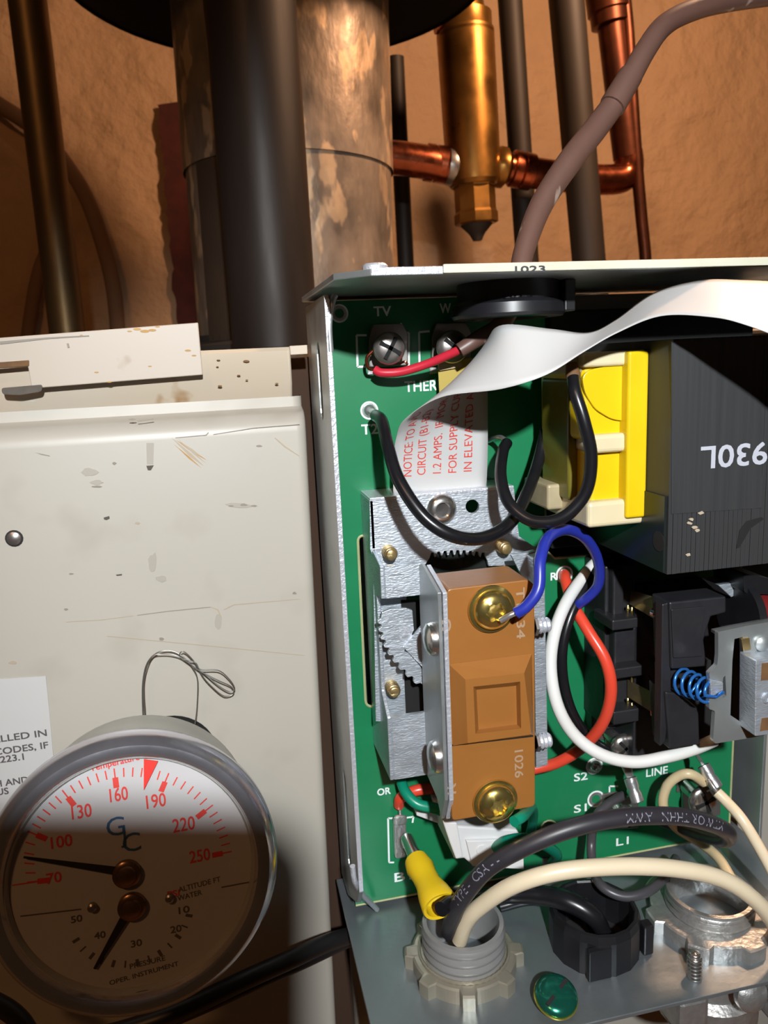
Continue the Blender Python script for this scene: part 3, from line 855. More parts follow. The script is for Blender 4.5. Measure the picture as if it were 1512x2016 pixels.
# ================================================================ circuit board
PB = 220.0
pcb = thing('circuit_board', 'green circuit board with white lettering inside the control box', 'circuit board', MM(100, PB, BZ + 2))
def xz(px, py, Y=PB):
    p = W(px, py, Y); return p.x * 1000, p.z * 1000
pl, pr_ = BX0 + 1.9, 167.5
cx, cz = xz(1074, 1000)[0], xz(1180, 1090)[1]
zt, zbm = 17.0, BZ + 2.2
out = [MM(pl, PB, zbm), MM(pr_, PB, zbm), MM(pr_, PB, cz), MM(cx + 3, PB, cz), MM(cx, PB, cz + 3), MM(cx, PB, -3), MM(cx + 3, PB, zt), MM(pl, PB, zt)]
sl = rnd([(704, 1055), (760, 1050), (768, 1395), (720, 1390)], 12)
slot_l = [W(x, y, PB) for x, y in sl]
hole2 = [W(x, y, PB) for x, y in circ_px(1082, 1632, 17, 17, 14)]
extr('board', [out, slot_l, hole2], MM(0, 1.6, 0), 'pcb', pcb)
# pale cut edges of the laminate
def rim(name, pts, r, closed=True):
    C = pts + [pts[0]] if closed else pts
    tube(name, C, r, 'pcb_edge', pcb, seg=6, raw=True)
rim('cut_edge', slot_l, .42)
rim('cut_edge', hole2, .35)
rim('cut_edge', out[1:7], .42, False)
rim('cut_edge', out[:2], .38, False)
INK = PB - .08
def silk(s, px, py, cap, w=None):
    px_text('board_lettering', s, px, py, INK, cap, 'ink_white', pcb, width_px=w, bold=.14)
silk('TV', 736, 623, 18, 34); silk('W', 866, 617, 18, 22)
silk('THERM', 797, 772, 20, 84)
silk('T2', 712, 856, 19, 32)
silk('OR', 743, 1567, 14, 26)
silk('B1', 777, 1737, 19, 34)
silk('R', 1084, 1143, 15, 13)
silk('S2', 1130, 1539, 16, 28); silk('S1', 1130, 1601, 16, 26)
silk('LINE', 1272, 1530, 16, 46)
silk('L1', 1213, 1666, 16, 26)
silk('L2', 1360, 1640, 14, 24)
silk('1', 1418, 1147, 17, 9); silk('C', 1276, 1467, 13, 16)
def ring(px, py, ro, ri, mt='ink_white', Y=INK, name='pad_ring'):
    c = W(px, py, Y); k = mpp(px, py, Y)
    lathe(name, c, (0, -1, 0), [(ro * k, 0), (ro * k, .06), (ri * k, .06), (ri * k, 0)], mt, pcb, seg=28, cap=False)
def blob(px, py, r, h=1.0, mt='solder', name='solder_joint'):
    c = W(px, py, PB); k = mpp(px, py, PB)
    R = r * k
    lathe(name, c, (0, -1, 0), [(R, 0), (R * .92, h * .45), (R * .6, h * .85), (R * .15, h)], mt, pcb, seg=20)
for (x, y) in [(727, 808), (1111, 1131), (1173, 1573), (1170, 1508), (1405, 1650), (668, 617)]:
    ring(x, y, 18, 14.5)
    ring(x, y, 14.2, 9.0, 'solder', INK - .02, 'pad')
blob(727, 808, 13, 1.8); blob(1111, 1131, 13, .8); blob(1170, 1506, 12, 2.4, 'nickel')
# silkscreen outlines round the terminals
def outline(px, closed=False):
    n = len(px)
    for i in range(n if closed else n - 1):
        a = W(*px[i], INK); b = W(*px[(i + 1) % n], INK)
        d = (b - a).normalized(); nn = Vector((d.z, 0, -d.x)) * .00030
        mk_open('outline_mark', [a - nn, b - nn, b + nn, a + nn], [(0, 1, 2, 3)], 'ink_white', pcb)
outline([(790, 636), (790, 655), (805, 655), (805, 722)]); outline([(722, 660), (702, 660), (704, 722), (735, 722)])
outline([(846, 652), (825, 654), (826, 720)])
outline([(776, 1611), (764, 1611), (766, 1698), (776, 1698)]); outline([(800, 1610), (814, 1608), (812, 1620)])
outline([(1166, 1190), (1168, 1410), (1178, 1412)])
outline([(1200, 1562), (1200, 1548), (1217, 1548)])
outline([(815, 1580), (818, 1592)])
# nylon reinforcement pads
for (x0, y0, x1, y1) in [(724, 724, 744, 738), (846, 724, 862, 737)]:
    plate('tab_pad', [(x0, y0), (x1, y0 - 2), (x1, y1 - 2), (x0, y1)], PB - .4, .4, 'solder', pcb, bevel=.1)
plate('tab_pad', [(1068, 1690), (1098, 1687), (1098, 1699), (1068, 1702)], PB - .3, .3, 'nickel_dark', pcb)

def screw_terminal(cx, cy, name, label, r=32, Y=211.0, slot_a=35, grp=None, mt='nickel_dark', washer=True):
    k = mpp(cx, cy, Y)
    c = W(cx, cy, Y)
    t = thing(name, label, 'terminal', Vector((c.x, PB * .001, c.z)), grp)
    w = r * 1.22
    pts = [(cx - w, cy - w * .55), (cx - w * .8, cy - w * 1.2), (cx + w * .7, cy - w * 1.25), (cx + w * .95, cy - w * .8), (cx + w * .95, cy + w * .85), (cx - w, cy + w * .95)]
    plate('contact_plate', rnd(pts, 5), PB - 2.2, 1.4, 'nickel_dark', t, bevel=.25)
    box('post', ((c.x * 1000 - 3), PB - .8, c.z * 1000 - 3), (c.x * 1000 + 3, PB, c.z * 1000 + 3), 'nickel_dark', t)
    R = r * k
    lathe('shank', Vector((c.x, (PB - 2.2) * .001, c.z)), (0, -1, 0), [(R * .5, 0), (R * .5, PB - 2.2 - Y)], mt, t, seg=20)
    hd = lathe('screw_head', c, (0, -1, 0), [(R, -.2), (R, .5), (R * .9, 1.3), (R * .62, 1.95), (R * .25, 2.25), (.05, 2.3)], mt, t, seg=36)
    for a in (slot_a, slot_a + 90):
        ca, sa = math.cos(math.radians(a)), math.sin(math.radians(a))
        d = MM(ca, 0, sa) * (R * .72); n = MM(-sa, 0, ca) * (R * .12)
        p = c + MM(0, -2.36, 0)
        extr('drive_slot', [p - d - n, p + d - n, p + d + n, p - d + n], MM(0, .9, 0), 'void_black', hd)
    return t
screw_terminal(766, 686, 'screw_terminal', 'dark crosshead screw terminal under the TV lettering', slot_a=60)
screw_terminal(890, 683, 'screw_terminal', 'crosshead screw terminal in shade behind the black bushing', slot_a=50)
screw_terminal(1383, 1574, 'screw_terminal', 'nickel crosshead screw terminal below the LINE lettering', r=31, Y=209, slot_a=20, mt='nickel')
screw_terminal(1226, 1468, 'screw_terminal', 'nickel screw terminal below the black relay socket', r=26, Y=209, slot_a=40, mt='nickel')
screw_terminal(1230, 1606, 'screw_terminal', 'nickel screw terminal above L1 crossed by the printed black wire', r=24, Y=210, slot_a=10, mt='nickel')

# quick-connect blade on the B1 pad
bl = thing('blade_terminal', 'upright tin-plated blade terminal above the B lettering', 'terminal', W(787, 1690, PB))
plate('blade', rnd([(775, 1618), (800, 1616), (802, 1688), (778, 1692)], 7), PB - 2.6, 2.4, 'solder', bl, bevel=.5)
plate('blade_top', rnd([(774, 1607), (802, 1605), (802, 1625), (775, 1627)], 9), PB - 3.4, 1.0, 'solder', bl, bevel=.5)
tube('lead', PW([(786, 1578, 219), (787, 1592, 218.4), (788, 1608, 217.5)]), .5, 'solder', bl, seg=8)

# ================================================================ folded notice tag
rows = [((774, 972, 210), (957, 968, 210)), ((775, 905, 208.5), (960, 892, 209)), ((780, 862, 205), (960, 815, 208.5)),
        ((797, 826, 198), (960, 745, 207)), ((868, 782, 187), (962, 672, 199)), ((985, 766, 176), (990, 640, 186)),
        ((1075, 738, 171), (1085, 648, 180)), ((1150, 692, 168), (1158, 655, 177)), ((1215, 655, 166), (1212, 630, 177)),
        ((1300, 622, 160), (1285, 578, 176)), ((1400, 624, 151), (1375, 553, 169)), ((1470, 640, 146), (1460, 552, 164)), ((1560, 676, 142), (1560, 560, 160)), ((1660, 730, 139), (1660, 590, 156)), ((1780, 800, 139), (1780, 650, 155))]
A = spline([W(*r[0]) for r in rows], 8); B = spline([W(*r[1]) for r in rows], 8)
nt_ = 10
tv = []; tf = []
for a, b in zip(A, B):
    for k in range(nt_ + 1): tv.append(a.lerp(b, k / nt_))
for i in range(len(A) - 1):
    for k in range(nt_):
        q = i * (nt_ + 1) + k
        tf.append((q, q + 1, q + nt_ + 2, q + nt_ + 1))
tagob = thing('notice_tag', 'long white paper tag with red NOTICE print curling out to the right', 'paper tag', W(866, 965, 209))
sheet = mk_open('tag_sheet', tv, tf, 'paper', tagob, smooth=True)
so = sheet.modifiers.new('thickness', 'SOLIDIFY'); so.thickness = .00018; so.offset = 0
sacc = [0.0]
for i in range(1, len(A)):
    sacc.append(sacc[-1] + ((A[i] + B[i]) / 2 - (A[i - 1] + B[i - 1]) / 2).length * 1000)
def on_tag(d, t, lift):
    d = max(0, min(sacc[-1] - 1e-6, d)); i = 0
    while i < len(sacc) - 2 and sacc[i + 1] < d: i += 1
    f = (d - sacc[i]) / (sacc[i + 1] - sacc[i])
    a = A[i].lerp(A[i + 1], f); b = B[i].lerp(B[i + 1], f)
    p = a.lerp(b, t)
    n = (b - a).cross(A[i + 1] - A[i] + B[i + 1] - B[i]).normalized()
    if n.y > 0 and i < 30: n = -n
    return p + n * lift
for s, t, st in [('NOTICE: TO AVOID', .19, 5.0), ('CIRCUIT (B1-B2)', .335, 5.4), ('1.2 AMPS.  IF MORE', .50, 5.2), ('FOR SUPPLY CURR', .665, 5.6), ('IN ELEVATED AM', .83, 5.8)]:
    vs, fs = text_mesh(s, 1 / .69)
    cap = 2.45
    width = (B[0] - A[0]).length * 1000
    fs2 = []; pts = []
    for v in vs:
        d = st + v.x * 1000 * cap * .86
        pts.append(on_tag(d, t - v.y * 1000 * cap / width, .00016))
    lim = 29.5
    keep = [f for f in fs if all(st + vs[i].x * 1000 * cap * .86 < lim for i in f)]
    mk_open('red_print', pts, keep, 'ink_red', tagob)
yl = thing('yellow_tag', 'small yellow label corner behind the curled white tag', 'paper tag', W(890, 740, 214))
plate('label', [(862, 715), (960, 700), (960, 880), (905, 880), (866, 790)], 214, .3, 'paper_yellow', yl)
plate('label_fold', [(862, 712), (905, 700), (910, 722), (866, 730)], 213, .4, 'paper_tan', yl)

# ================================================================ bushing and brown cable at the top
bush = thing('cable_bushing', 'black plastic cable bushing hanging under the box top', 'bushing', MM(75, 198, TZ))
bc = MM(76, 196, TZ)
lathe('barrel', bc, (0, 0, -1), [(13.2, -.2), (13.2, 4.5), (14.6, 5.5), (14.8, 8.0), (14.2, 8.8), (10.5, 9.0), (10, 8), (10, -.2)], 'black_plastic', bush, seg=40, cap=False)
lathe('collar', bc, (0, 0, 1), [(11, 1.5), (15.2, 1.6), (15, 3.4), (10.5, 3.6), (10.2, 1.6)], 'black_plastic', bush, seg=40, cap=False)
box('clip', (88, 187, TZ - 8), (91, 192, TZ - .1), 'black_plastic', bush, bevel=.4)
bcb = thing('brown_cable', 'brown sheathed thermostat cable slanting up from the box top', 'cable', W(1030, 505, 200))
tube('sheath', PW([(905, 690, 203), (940, 668, 202), (985, 640, 198), (1012, 590, 196), (1022, 540, 198), (1033, 490, 201), (1065, 405, 206), (1120, 320, 210), (1175, 250, 214), (1225, 180, 216), (1270, 100, 218), (1310, 48, 220), (1370, 18, 222), (1440, 2, 224), (1560, -14, 226)]), [2.0, 2.2, 2.4, 2.6, 2.6, 2.8, 3.2, 3.5, 3.5, 3.3, 3.1, 3.0, 2.9, 2.8, 2.8], 'cable_brown', bcb, seg=16, res=8)
lathe('repair_sleeve', W(1205, 210, 215), (W(1260, 118, 217) - W(1205, 210, 215)).normalized(), [(3.2, 0), (3.75, .1), (3.75, 1.0), (3.5, 11), (3.1, 11.2)], 'cable_brown', bcb, seg=16)
rw = thing('red_wire', 'crimson thermostat wire ending at the TV terminal', 'wire', W(745, 725, 215))
tube('insulation', PW([(738, 728, 214), (752, 734, 213), (790, 732, 211.5), (840, 717, 209), (880, 700, 206), (915, 684, 203)]), 1.25, 'wire_crimson', rw, seg=12)
tube('bare_end', PW([(740, 728, 214), (725, 724, 213.5), (722, 705, 213), (735, 690, 212.5)]), .5, 'copper', rw, seg=8)
cs = tube('copper_strand', PW([(787, 716, 213), (797, 712, 212), (803, 718, 212)]), .35, 'copper', seg=6)
tag(cs, 'loose copper strand beside the TV terminal screw', 'wire')

# ================================================================ wires
def wire(name, pts, r, mt, label, tip=None, tail=None, seg=14, grp=None):
    t = thing(name, label, 'wire', W(*pts[0]), grp)
    tube('insulation', PW(pts), r, mt, t, seg=seg, res=10)
    if tip: tube('bare_end', PW(tip), .75, 'solder', t, seg=8)
    if tail: tube('bare_end', PW(tail), .75, 'solder', t, seg=8)
    return t
wire('black_wire', [(740, 818, 212), (752, 830, 205), (764, 880, 195), (785, 945, 187), (835, 1018, 181), (895, 1056, 179), (955, 1058, 182), (1008, 1025, 189), (1040, 965, 198), (1062, 900, 206), (1078, 830, 210), (1085, 780, 215)], 1.72, 'wire_black',
     'black wire looping from the T2 pad over the zinc bracket', tip=[(727, 808, 219), (735, 810, 216), (742, 816, 212), (746, 822, 208)])
wire('black_wire', [(998, 872, 207), (990, 890, 203), (986, 940, 194), (1003, 992, 187), (1048, 1026, 182), (1106, 1020, 178), (1152, 972, 176), (1164, 900, 175), (1150, 830, 175), (1133, 775, 177), (1129, 745, 180)], 1.62, 'wire_black',
     'black wire hooking from the T1 pad up to the yellow transformer coil', tip=[(962, 868, 219), (975, 862, 214), (988, 862, 210), (1000, 872, 206)])
wire('blue_wire', [(1016, 1207, 171), (1038, 1192, 170), (1060, 1158, 170), (1064, 1100, 173), (1080, 1058, 179), (1115, 1043, 185), (1152, 1060, 190), (1176, 1100, 195), (1178, 1150, 199), (1150, 1182, 203), (1120, 1200, 208)], 1.5, 'wire_blue',
     'blue wire arching from the upper brass screw', tip=[(985, 1222, 172.5), (1003, 1212, 171.5), (1020, 1204, 171)])
wire('blue_wire', [(1240, 1100, 216), (1268, 1072, 213), (1300, 1045, 212), (1340, 1020, 212)], 1.5, 'wire_blue', 'short dark blue wire in shade under the transformer')
wire('red_wire', [(1111, 1131, 219), (1114, 1145, 215), (1128, 1190, 208), (1158, 1242, 201), (1192, 1300, 196), (1203, 1360, 195), (1188, 1420, 198), (1150, 1468, 204), (1100, 1500, 209), (1050, 1514, 212), (980, 1530, 214), (880, 1548, 215), (820, 1556, 215), (790, 1570, 217), (785, 1585, 219)], 1.78, 'wire_red',
     'orange-red wire bowing out from the R pad')
wire('white_wire', [(1185, 1098, 215), (1160, 1122, 212), (1118, 1180, 205), (1092, 1245, 200), (1084, 1315, 197), (1098, 1390, 194), (1132, 1448, 192), (1185, 1486, 189), (1250, 1500, 187), (1320, 1488, 186), (1372, 1472, 186), (1405, 1458, 188)], 1.85, 'wire_white',
     'long white wire curving beside the black wire below the relay')
wire('black_wire', [(1195, 1095, 214), (1168, 1132, 210), (1128, 1200, 205), (1108, 1270, 203), (1109, 1340, 203), (1128, 1405, 205), (1160, 1452, 208), (1200, 1480, 211)], 1.6, 'wire_black',
     'black wire running just inside the white wire beside the relay')
wire('green_wire', [(790, 1540, 214), (800, 1562, 210), (822, 1583, 207), (858, 1592, 206), (888, 1606, 206), (900, 1625, 208)], 1.65, 'wire_green', 'short green wire below the zinc bracket')
wire('green_wire', [(1012, 1618, 173), (1030, 1606, 176), (1046, 1590, 190), (1050, 1610, 205), (1042, 1650, 212), (1030, 1680, 215)], 1.5, 'wire_green', 'green wire coming from the lower brass screw')
wire('green_wire', [(976, 1668, 196), (1000, 1656, 192), (1035, 1652, 191), (1070, 1662, 196), (1096, 1682, 204), (1088, 1698, 212)], 1.7, 'wire_green', 'green wire plugged into the white nylon connector')
cpts = [(884, 1835, 186), (892, 1805, 181), (910, 1768, 176), (962, 1708, 171), (1040, 1664, 167), (1130, 1629, 165), (1230, 1609, 165), (1330, 1607, 166), (1395, 1620, 168), (1432, 1638, 172), (1428, 1652, 180), (1395, 1646, 192), (1350, 1630, 204), (1300, 1612, 210)]
kw_ = wire('black_wire', cpts, 2.35, 'wire_black_matte', 'thick black supply wire with faint white print crossing the board', seg=18)
CC = spline(PW(cpts), 10)
def proj(p):
    d = p.dot(FWD)
    return 756 + FPX * p.dot(RIGHT) / d, 1008 - FPX * p.dot(UP) / d
def arc_at(C, px, first=True):
    acc = 0.0
    for i in range(1, len(C)):
        acc += (C[i] - C[i - 1]).length * 1000
        if proj(C[i])[0] >= px: return acc, i
    return acc, len(C) - 1
def face_ang(C, i):
    T, N = sweep_frames(C)
    to = -C[i].normalized(); bn = T[i].cross(N[i])
    return math.atan2(to.dot(bn), to.dot(N[i]))
st_, i_ = arc_at(CC, 905)
tube_text('wire_print', 'TYPE -  CSA - -', CC, 2.35, st_, 2.3, face_ang(CC, i_ + 14) - .15, 'wire_ink', kw_, sx=.95)
st_, i_ = arc_at(CC, 1405)
tube_text('wire_print', 'MTW OR THHN   AWM', CC, 2.35, st_, 2.3, face_ang(CC, i_ - 14) + .1, 'wire_ink', kw_, flip=True, sx=.95)
wire('cream_wire', [(905, 1850, 184), (918, 1815, 180), (945, 1785, 176), (1010, 1743, 170), (1100, 1716, 166), (1210, 1706, 164), (1320, 1709, 163), (1415, 1728, 163), (1478, 1765, 163), (1520, 1812, 164), (1550, 1870, 166)], 2.25, 'wire_cream',
     'thick cream supply wire sweeping across the bottom of the box', seg=18)
wire('tan_wire', [(1440, 1730, 186), (1415, 1690, 194), (1380, 1660, 202), (1330, 1628, 206), (1306, 1588, 206), (1312, 1550, 205), (1335, 1528, 203), (1360, 1524, 201), (1385, 1540, 202)], 1.6, 'wire_tan',
     'tan wire looped round the nickel LINE screw')
wire('tan_wire', [(1412, 1560, 196), (1432, 1580, 193), (1460, 1612, 188), (1490, 1660, 184), (1520, 1715, 180), (1540, 1760, 178)], 1.7, 'wire_cream',
     'cream wire leaving the tin crimp at the right edge', tip=[(1395, 1535, 199), (1405, 1550, 197), (1414, 1562, 196)])
wire('grey_wire', [(1226, 1566, 212), (1195, 1585, 208), (1172, 1612, 206), (1164, 1660, 206), (1168, 1710, 200), (1185, 1745, 192), (1228, 1765, 188), (1275, 1755, 188), (1310, 1725, 194), (1330, 1690, 205)], 1.5, 'wire_grey',
     'dark grey wire dropping from S1 behind the cream wire')
wire('black_lead', [(868, 1790, 178), (890, 1775, 182), (930, 1768, 190), (990, 1762, 196), (1060, 1762, 192), (1120, 1776, 186), (1168, 1805, 182), (1190, 1840, 182)], [2.0, 2.0, 2.3, 2.5, 2.8, 3.0, 2.8, 2.4], 'wire_black',
     'flat black lead entering the snap-in bushing')
wire('black_wire', [(985, 1785, 205), (1040, 1772, 203), (1100, 1775, 198), (1150, 1800, 190), (1175, 1840, 188)], 1.7, 'wire_black', 'second black lead behind the flat black one entering the bushing')

# crimped terminals
def crimp(name, a, b, c, label, r=2.0):
    t = thing(name, label, 'crimp terminal', W(*a))
    A_, B_, C_ = W(*a), W(*b), W(*c)
    d = (B_ - A_).normalized()
    L = (B_ - A_).length * 1000
    lathe('barrel', A_, d, [(r * .75, 0), (r, .3), (r, L * .35), (r * .82, L * .5), (r, L * .65), (r, L - .3), (r * .8, L)], 'solder', t, seg=18)
    tube('tongue', [A_, A_.lerp(C_, .5), C_], [r * .7, r * .9, r * 1.1], 'solder', t, seg=10, flat=.35)
    return t
crimp('crimp_terminal', (1384, 1506, 203), (1412, 1552, 198), (1372, 1486, 208), 'tin-plated crimp terminal right of the LINE lettering', 2.1)
crimp('crimp_terminal', (1240, 1530, 207), (1256, 1580, 203), (1232, 1505, 211), 'tin-plated crimp terminal between S2 and LINE', 2.1)
# yellow insulated crimp on the B1 blade
yc = thing('yellow_crimp', 'yellow insulated crimp sleeve on the blade terminal', 'crimp terminal', W(805, 1660, 214))
lathe('metal_barrel', W(801, 1650, 212), (W(822, 1698, 200) - W(801, 1650, 212)).normalized(), [(1.9, 0), (2.1, .6), (2.0, 7), (2.4, 9), (2.4, 14)], 'nickel', yc, seg=18)
ya, ybm = W(818, 1692, 201), W(868, 1785, 182)
yd = (ybm - ya).normalized()
YL = (ybm - ya).length * 1000
lathe('sleeve', ya, yd, [(2.9, 0), (3.6, .6), (3.9, YL * .2), (3.4, YL * .38), (3.5, YL * .55), (4.4, YL * .75), (4.9, YL * .97), (4.7, YL), (3.9, YL - .2), (3.6, YL - 4), (.1, YL - 6)], 'crimp_yellow', yc, seg=24, cap=False,
      mod=lambda r, h, t: r * (1 + .10 * math.cos(2 * t) * (1 if h > 3 else 0)))
# ================================================================ temperature switch on its zinc bracket
sw_ = thing('temperature_switch', 'zinc bracket with brown switch block and two brass screws on the board', 'switch', W(870, 1540, PB))
YA, YB2 = 206.0, 195.6
XL = W(728, 1000, YA).x * 1000
def wxz(px, py, Y):
    p = W(px, py, Y); return p.x * 1000, p.z * 1000
def gear_arc(cx, cy, r, a0, a1, n, depth):
    out = []
    for i in range(n):
        for (f, rr) in ((.0, r), (.25, r + depth), (.55, r + depth), (.8, r)):
            a = math.radians(a0 + (a1 - a0) * (i + f) / n)
            out.append((cx + rr * math.cos(a), cy + rr * math.sin(a)))
    return out
notch = [(834, 1116), (846, 1098)] + [(846 + 12.5 * i + dx, 1098 - 6 * math.sin(math.pi * (i + .5) / 9) + dy) for i in range(9) for dx, dy in ((0, 0), (3, -9), (8, -9), (10, 0))] + [(960, 1104), (962, 1114)]
top_plate_px = [(728, 987), (1012, 962), (1016, 1012), (1022, 1056), (1060, 1082), (1060, 1112)] + notch[::-1] + [(744, 1118), (729, 1082)]
plate('back_plate', top_plate_px, YA, 1.2, 'zinc', sw_, bevel=.0, holes=[circ_px(930, 997, 13.5, 13.5, 18)])
plate('notch_shade', [(830, 1080), (966, 1074), (966, 1130), (830, 1135)], YA + 3, .5, 'core_dark', sw_)  # dark plate added to stand for the shade inside the notch
plate('plate_below', [(735, 1118), (800, 1118), (800, 1420), (740, 1420)], YA, 1.0, 'zinc', sw_)
xa0, za0 = wxz(728, 987, YA); xa1, za1 = wxz(1012, 962, YA)
extr('top_flange', [MM(xa0, YA, za0), MM(xa1, YA, za1), MM(xa1, PB, za1), MM(xa0, PB, za0)], MM(0, 0, .9), 'zinc_edge', sw_, bevel=.0002)
zl0 = wxz(728, 985, YA)[1]; zl1 = wxz(735, 1535, YB2)[1]
zt1 = wxz(744, 1116, YB2)[1]
zw1 = wxz(746, 1180, YB2)[1]; zw2 = wxz(766, 1413, YB2)[1]; zb2 = wxz(785, 1534, YB2)[1]
# left wall of the bracket, cut away along the window
lw = [(PB, zl0), (YA, zl0), (YA, wxz(729, 1082, YA)[1]), (YB2, zt1), (YB2, zw1), (YA - 3.5, zw1 - 1), (YA - 3.5, wxz(732, 1362, YA - 3.5)[1]), (YB2, zw2), (YB2, zb2), (PB, zb2 - 1)]
extr('left_wall', [MM(XL, y, z) for y, z in lw], MM(1.1, 0, 0), 'zinc', sw_, bevel=.0002)
# front strips above and below the window
def fstrip(name, z0, z1, x1px, y):
    x1 = wxz(x1px, y, YB2)[0]
    v = []; f = []
    pr = [(XL, YB2 + 2.2), (XL + .4, YB2 + .9), (XL + 1.4, YB2 + .1), (XL + 3, YB2), (x1, YB2), (x1, YB2 + 1.2), (XL + 2.4, YB2 + 1.2), (XL + 1.2, YB2 + 2.2)]
    return extr(name, [MM(x, yy, z0) for x, yy in pr], MM(0, 0, z1 - z0), 'zinc', sw_, smooth=True)
fstrip('upper_strip', zw1, zt1, 830, 1150)
fstrip('lower_strip', zb2, zw2, 850, 1470)
# wall carrying the block, with two screw heads
XC = wxz(830, 1250, YB2)[0]
YCF = 177.5
zc0 = W(848, 1128, 182).z * 1000; zc1 = wxz(850, 1535, 185)[1]
cw = [(YB2 + 1, wxz(826, 1112, YB2)[1]), (YB2 - 3, wxz(826, 1106, YB2)[1]), (YCF, zc0 - 4), (YCF, zc1 - 2), (YCF + 4, zc1 - 10), (YCF + 8, zc1 - 6), (YB2 + 1, zb2)]
extr('block_wall', [MM(XC, y, z) for y, z in cw], MM(1.0, 0, 0), 'zinc_dull', sw_, bevel=.0002)
extr('block_wall_edge', [MM(XC + 1.2, y - .5, z) for y, z in cw[1:5]] + [MM(XC + 1.2, YCF + 6, zc1 - 4), MM(XC + 1.2, YB2 - 3, zb2)], MM(1.2, 0, 0), 'zinc_edge', sw_, bevel=.0002)
for (px, py) in [(848, 1258), (856, 1490)]:
    c = WX(px, py, XC - 1.0)
    c.x = XC * .001
    lathe('rivet_head', c, (-1, 0, 0), [(4.5, 0), (4.5, .6), (4.1, 1.7), (2.8, 2.5), (.1, 2.8)], 'nickel', sw_, seg=28)
# gear sector inside the window
gcx, gcy = 880, 1215
teeth = []
n = 9
pa, pb_, pc = Vector((750, 1218)), Vector((752, 1290)), Vector((832, 1348))
for i in range(n * 4 + 1):
    t = i / (n * 4)
    q = pa * (1 - t) ** 2 + pb_ * 2 * t * (1 - t) + pc * t * t
    tg = (pb_ - pa) * (1 - t) + (pc - pb_) * t
    nn = Vector((-tg.y, tg.x)).normalized()
    if nn.x > 0: nn = -nn
    off = (0, 7, 7, 0)[i % 4]
    q = q + nn * off
    teeth.append((q.x, q.y))
plate('gear_sector', [(812, 1202), (800, 1198), (770, 1199), (752, 1206)] + teeth + [(838, 1330), (815, 1290), (796, 1282), (815, 1240)], YB2 + 2.5, 1.2, 'zinc', sw_, bevel=.1)
def vtext(name, s, px, py, Y, cap, mt, par, w=None, up=True):
    k = mpp(px, py, Y) * 1.01
    if up: xd, yd = (0, 0, 1), (-1, 0, 0)
    else: xd, yd = (0, 0, -1), (1, 0, 0)
    flat_text(name, s, W(px, py, Y), xd, yd, cap * k, mt, par, width=w * k if w else None, bold=.1)
vtext('gear_stamp', '180', 785, 1222, YB2 + 2.4, 26, 'zinc_edge', sw_, w=42, up=False)
plate('dark_opening', [(790, 1182), (828, 1182), (836, 1412), (800, 1412)], YA - .6, .5, 'void_black', sw_)
extr('stop_tongue', [W(795, 1275, YB2 + 2), W(832, 1230, YB2 + 1), W(836, 1318, YB2 + 1), W(822, 1302, YB2 + 2)], MM(0, .9, 0), 'zinc', sw_)
# adjusting screw tips poking through the plate
for (px, py, Y) in [(764, 1085, YA), (986, 1074, YA), (770, 1350, YA)]:
    screw_thread('screw_tip', W(px, py, Y), (0, -1, 0), 2.0, 5.0, 1.0, 'brass_tip', sw_, seg=18)
# zinc pan-head screw
c = W(868, 1002, YA)
ph = lathe('pan_screw', c, (0, -1, 0), [(4.3, 0), (4.4, .8), (3.9, 1.7), (3.0, 2.3), (2.2, 2.4), (2.0, 1.5), (.1, 1.4)], 'nickel', sw_, seg=32)
# brown switch block
YK = 178.0
kb = rnd([(880, 1160), (1040, 1141), (1053, 1152), (1054, 1588), (890, 1617)], 9)
blk = plate('switch_block', kb, YK, 15, 'brown_bakelite', sw_, bevel=.35)
def ringplate(name, outer, inner, Yo, Yi, mt, par):
    v = [W(x, y, Yo) for x, y in outer] + [W(x, y, Yi) for x, y in inner]
    n = len(outer)
    f = [(i, (i + 1) % n, n + (i + 1) % n, n + i) for i in range(n)]
    return mk_open(name, v, f, mt, par)
o1 = [(884, 1308), (1047, 1287), (1050, 1448), (892, 1468)]
o2 = [(916, 1338), (1032, 1325), (1046, 1446), (921, 1463)]
o3 = [(932, 1352), (1024, 1342), (1026, 1434), (936, 1445)]
o4 = [(938, 1358), (1016, 1350), (1018, 1426), (942, 1436)]
ringplate('block_bevel', o1, o2, YK - .1, YK - 4.0, 'brown_bakelite', blk)
plate('block_frame', o2, YK - 4.0, 3.8, 'brown_bakelite', blk, holes=[o3])
ringplate('recess_bevel', o3, o4, YK - 4.0, YK - 1.8, 'brown_bakelite', blk)
plate('recess_floor', [(928, 1348), (1028, 1338), (1030, 1438), (932, 1449)], YK - 1.8, 1.0, 'brown_bakelite', blk)
plate('split_line', [(890, 1466), (1050, 1448), (1050, 1450.5), (890, 1469)], YK - .06, .05, 'void_black', blk)
vtext('block_stamp', '8', 888, 1242, YK - .06, 20, 'brown_ink', blk, w=24)
vtext('block_stamp', 'R', 898, 1562, YK - .06, 20, 'brown_ink', blk, w=22)
vtext('block_stamp', 'T1334', 1016, 1158, YK - .06, 17, 'brown_ink', blk, w=104, up=False)
vtext('block_stamp', '1026', 1013, 1478, YK - .06, 17, 'brown_ink', blk, w=58, up=False)
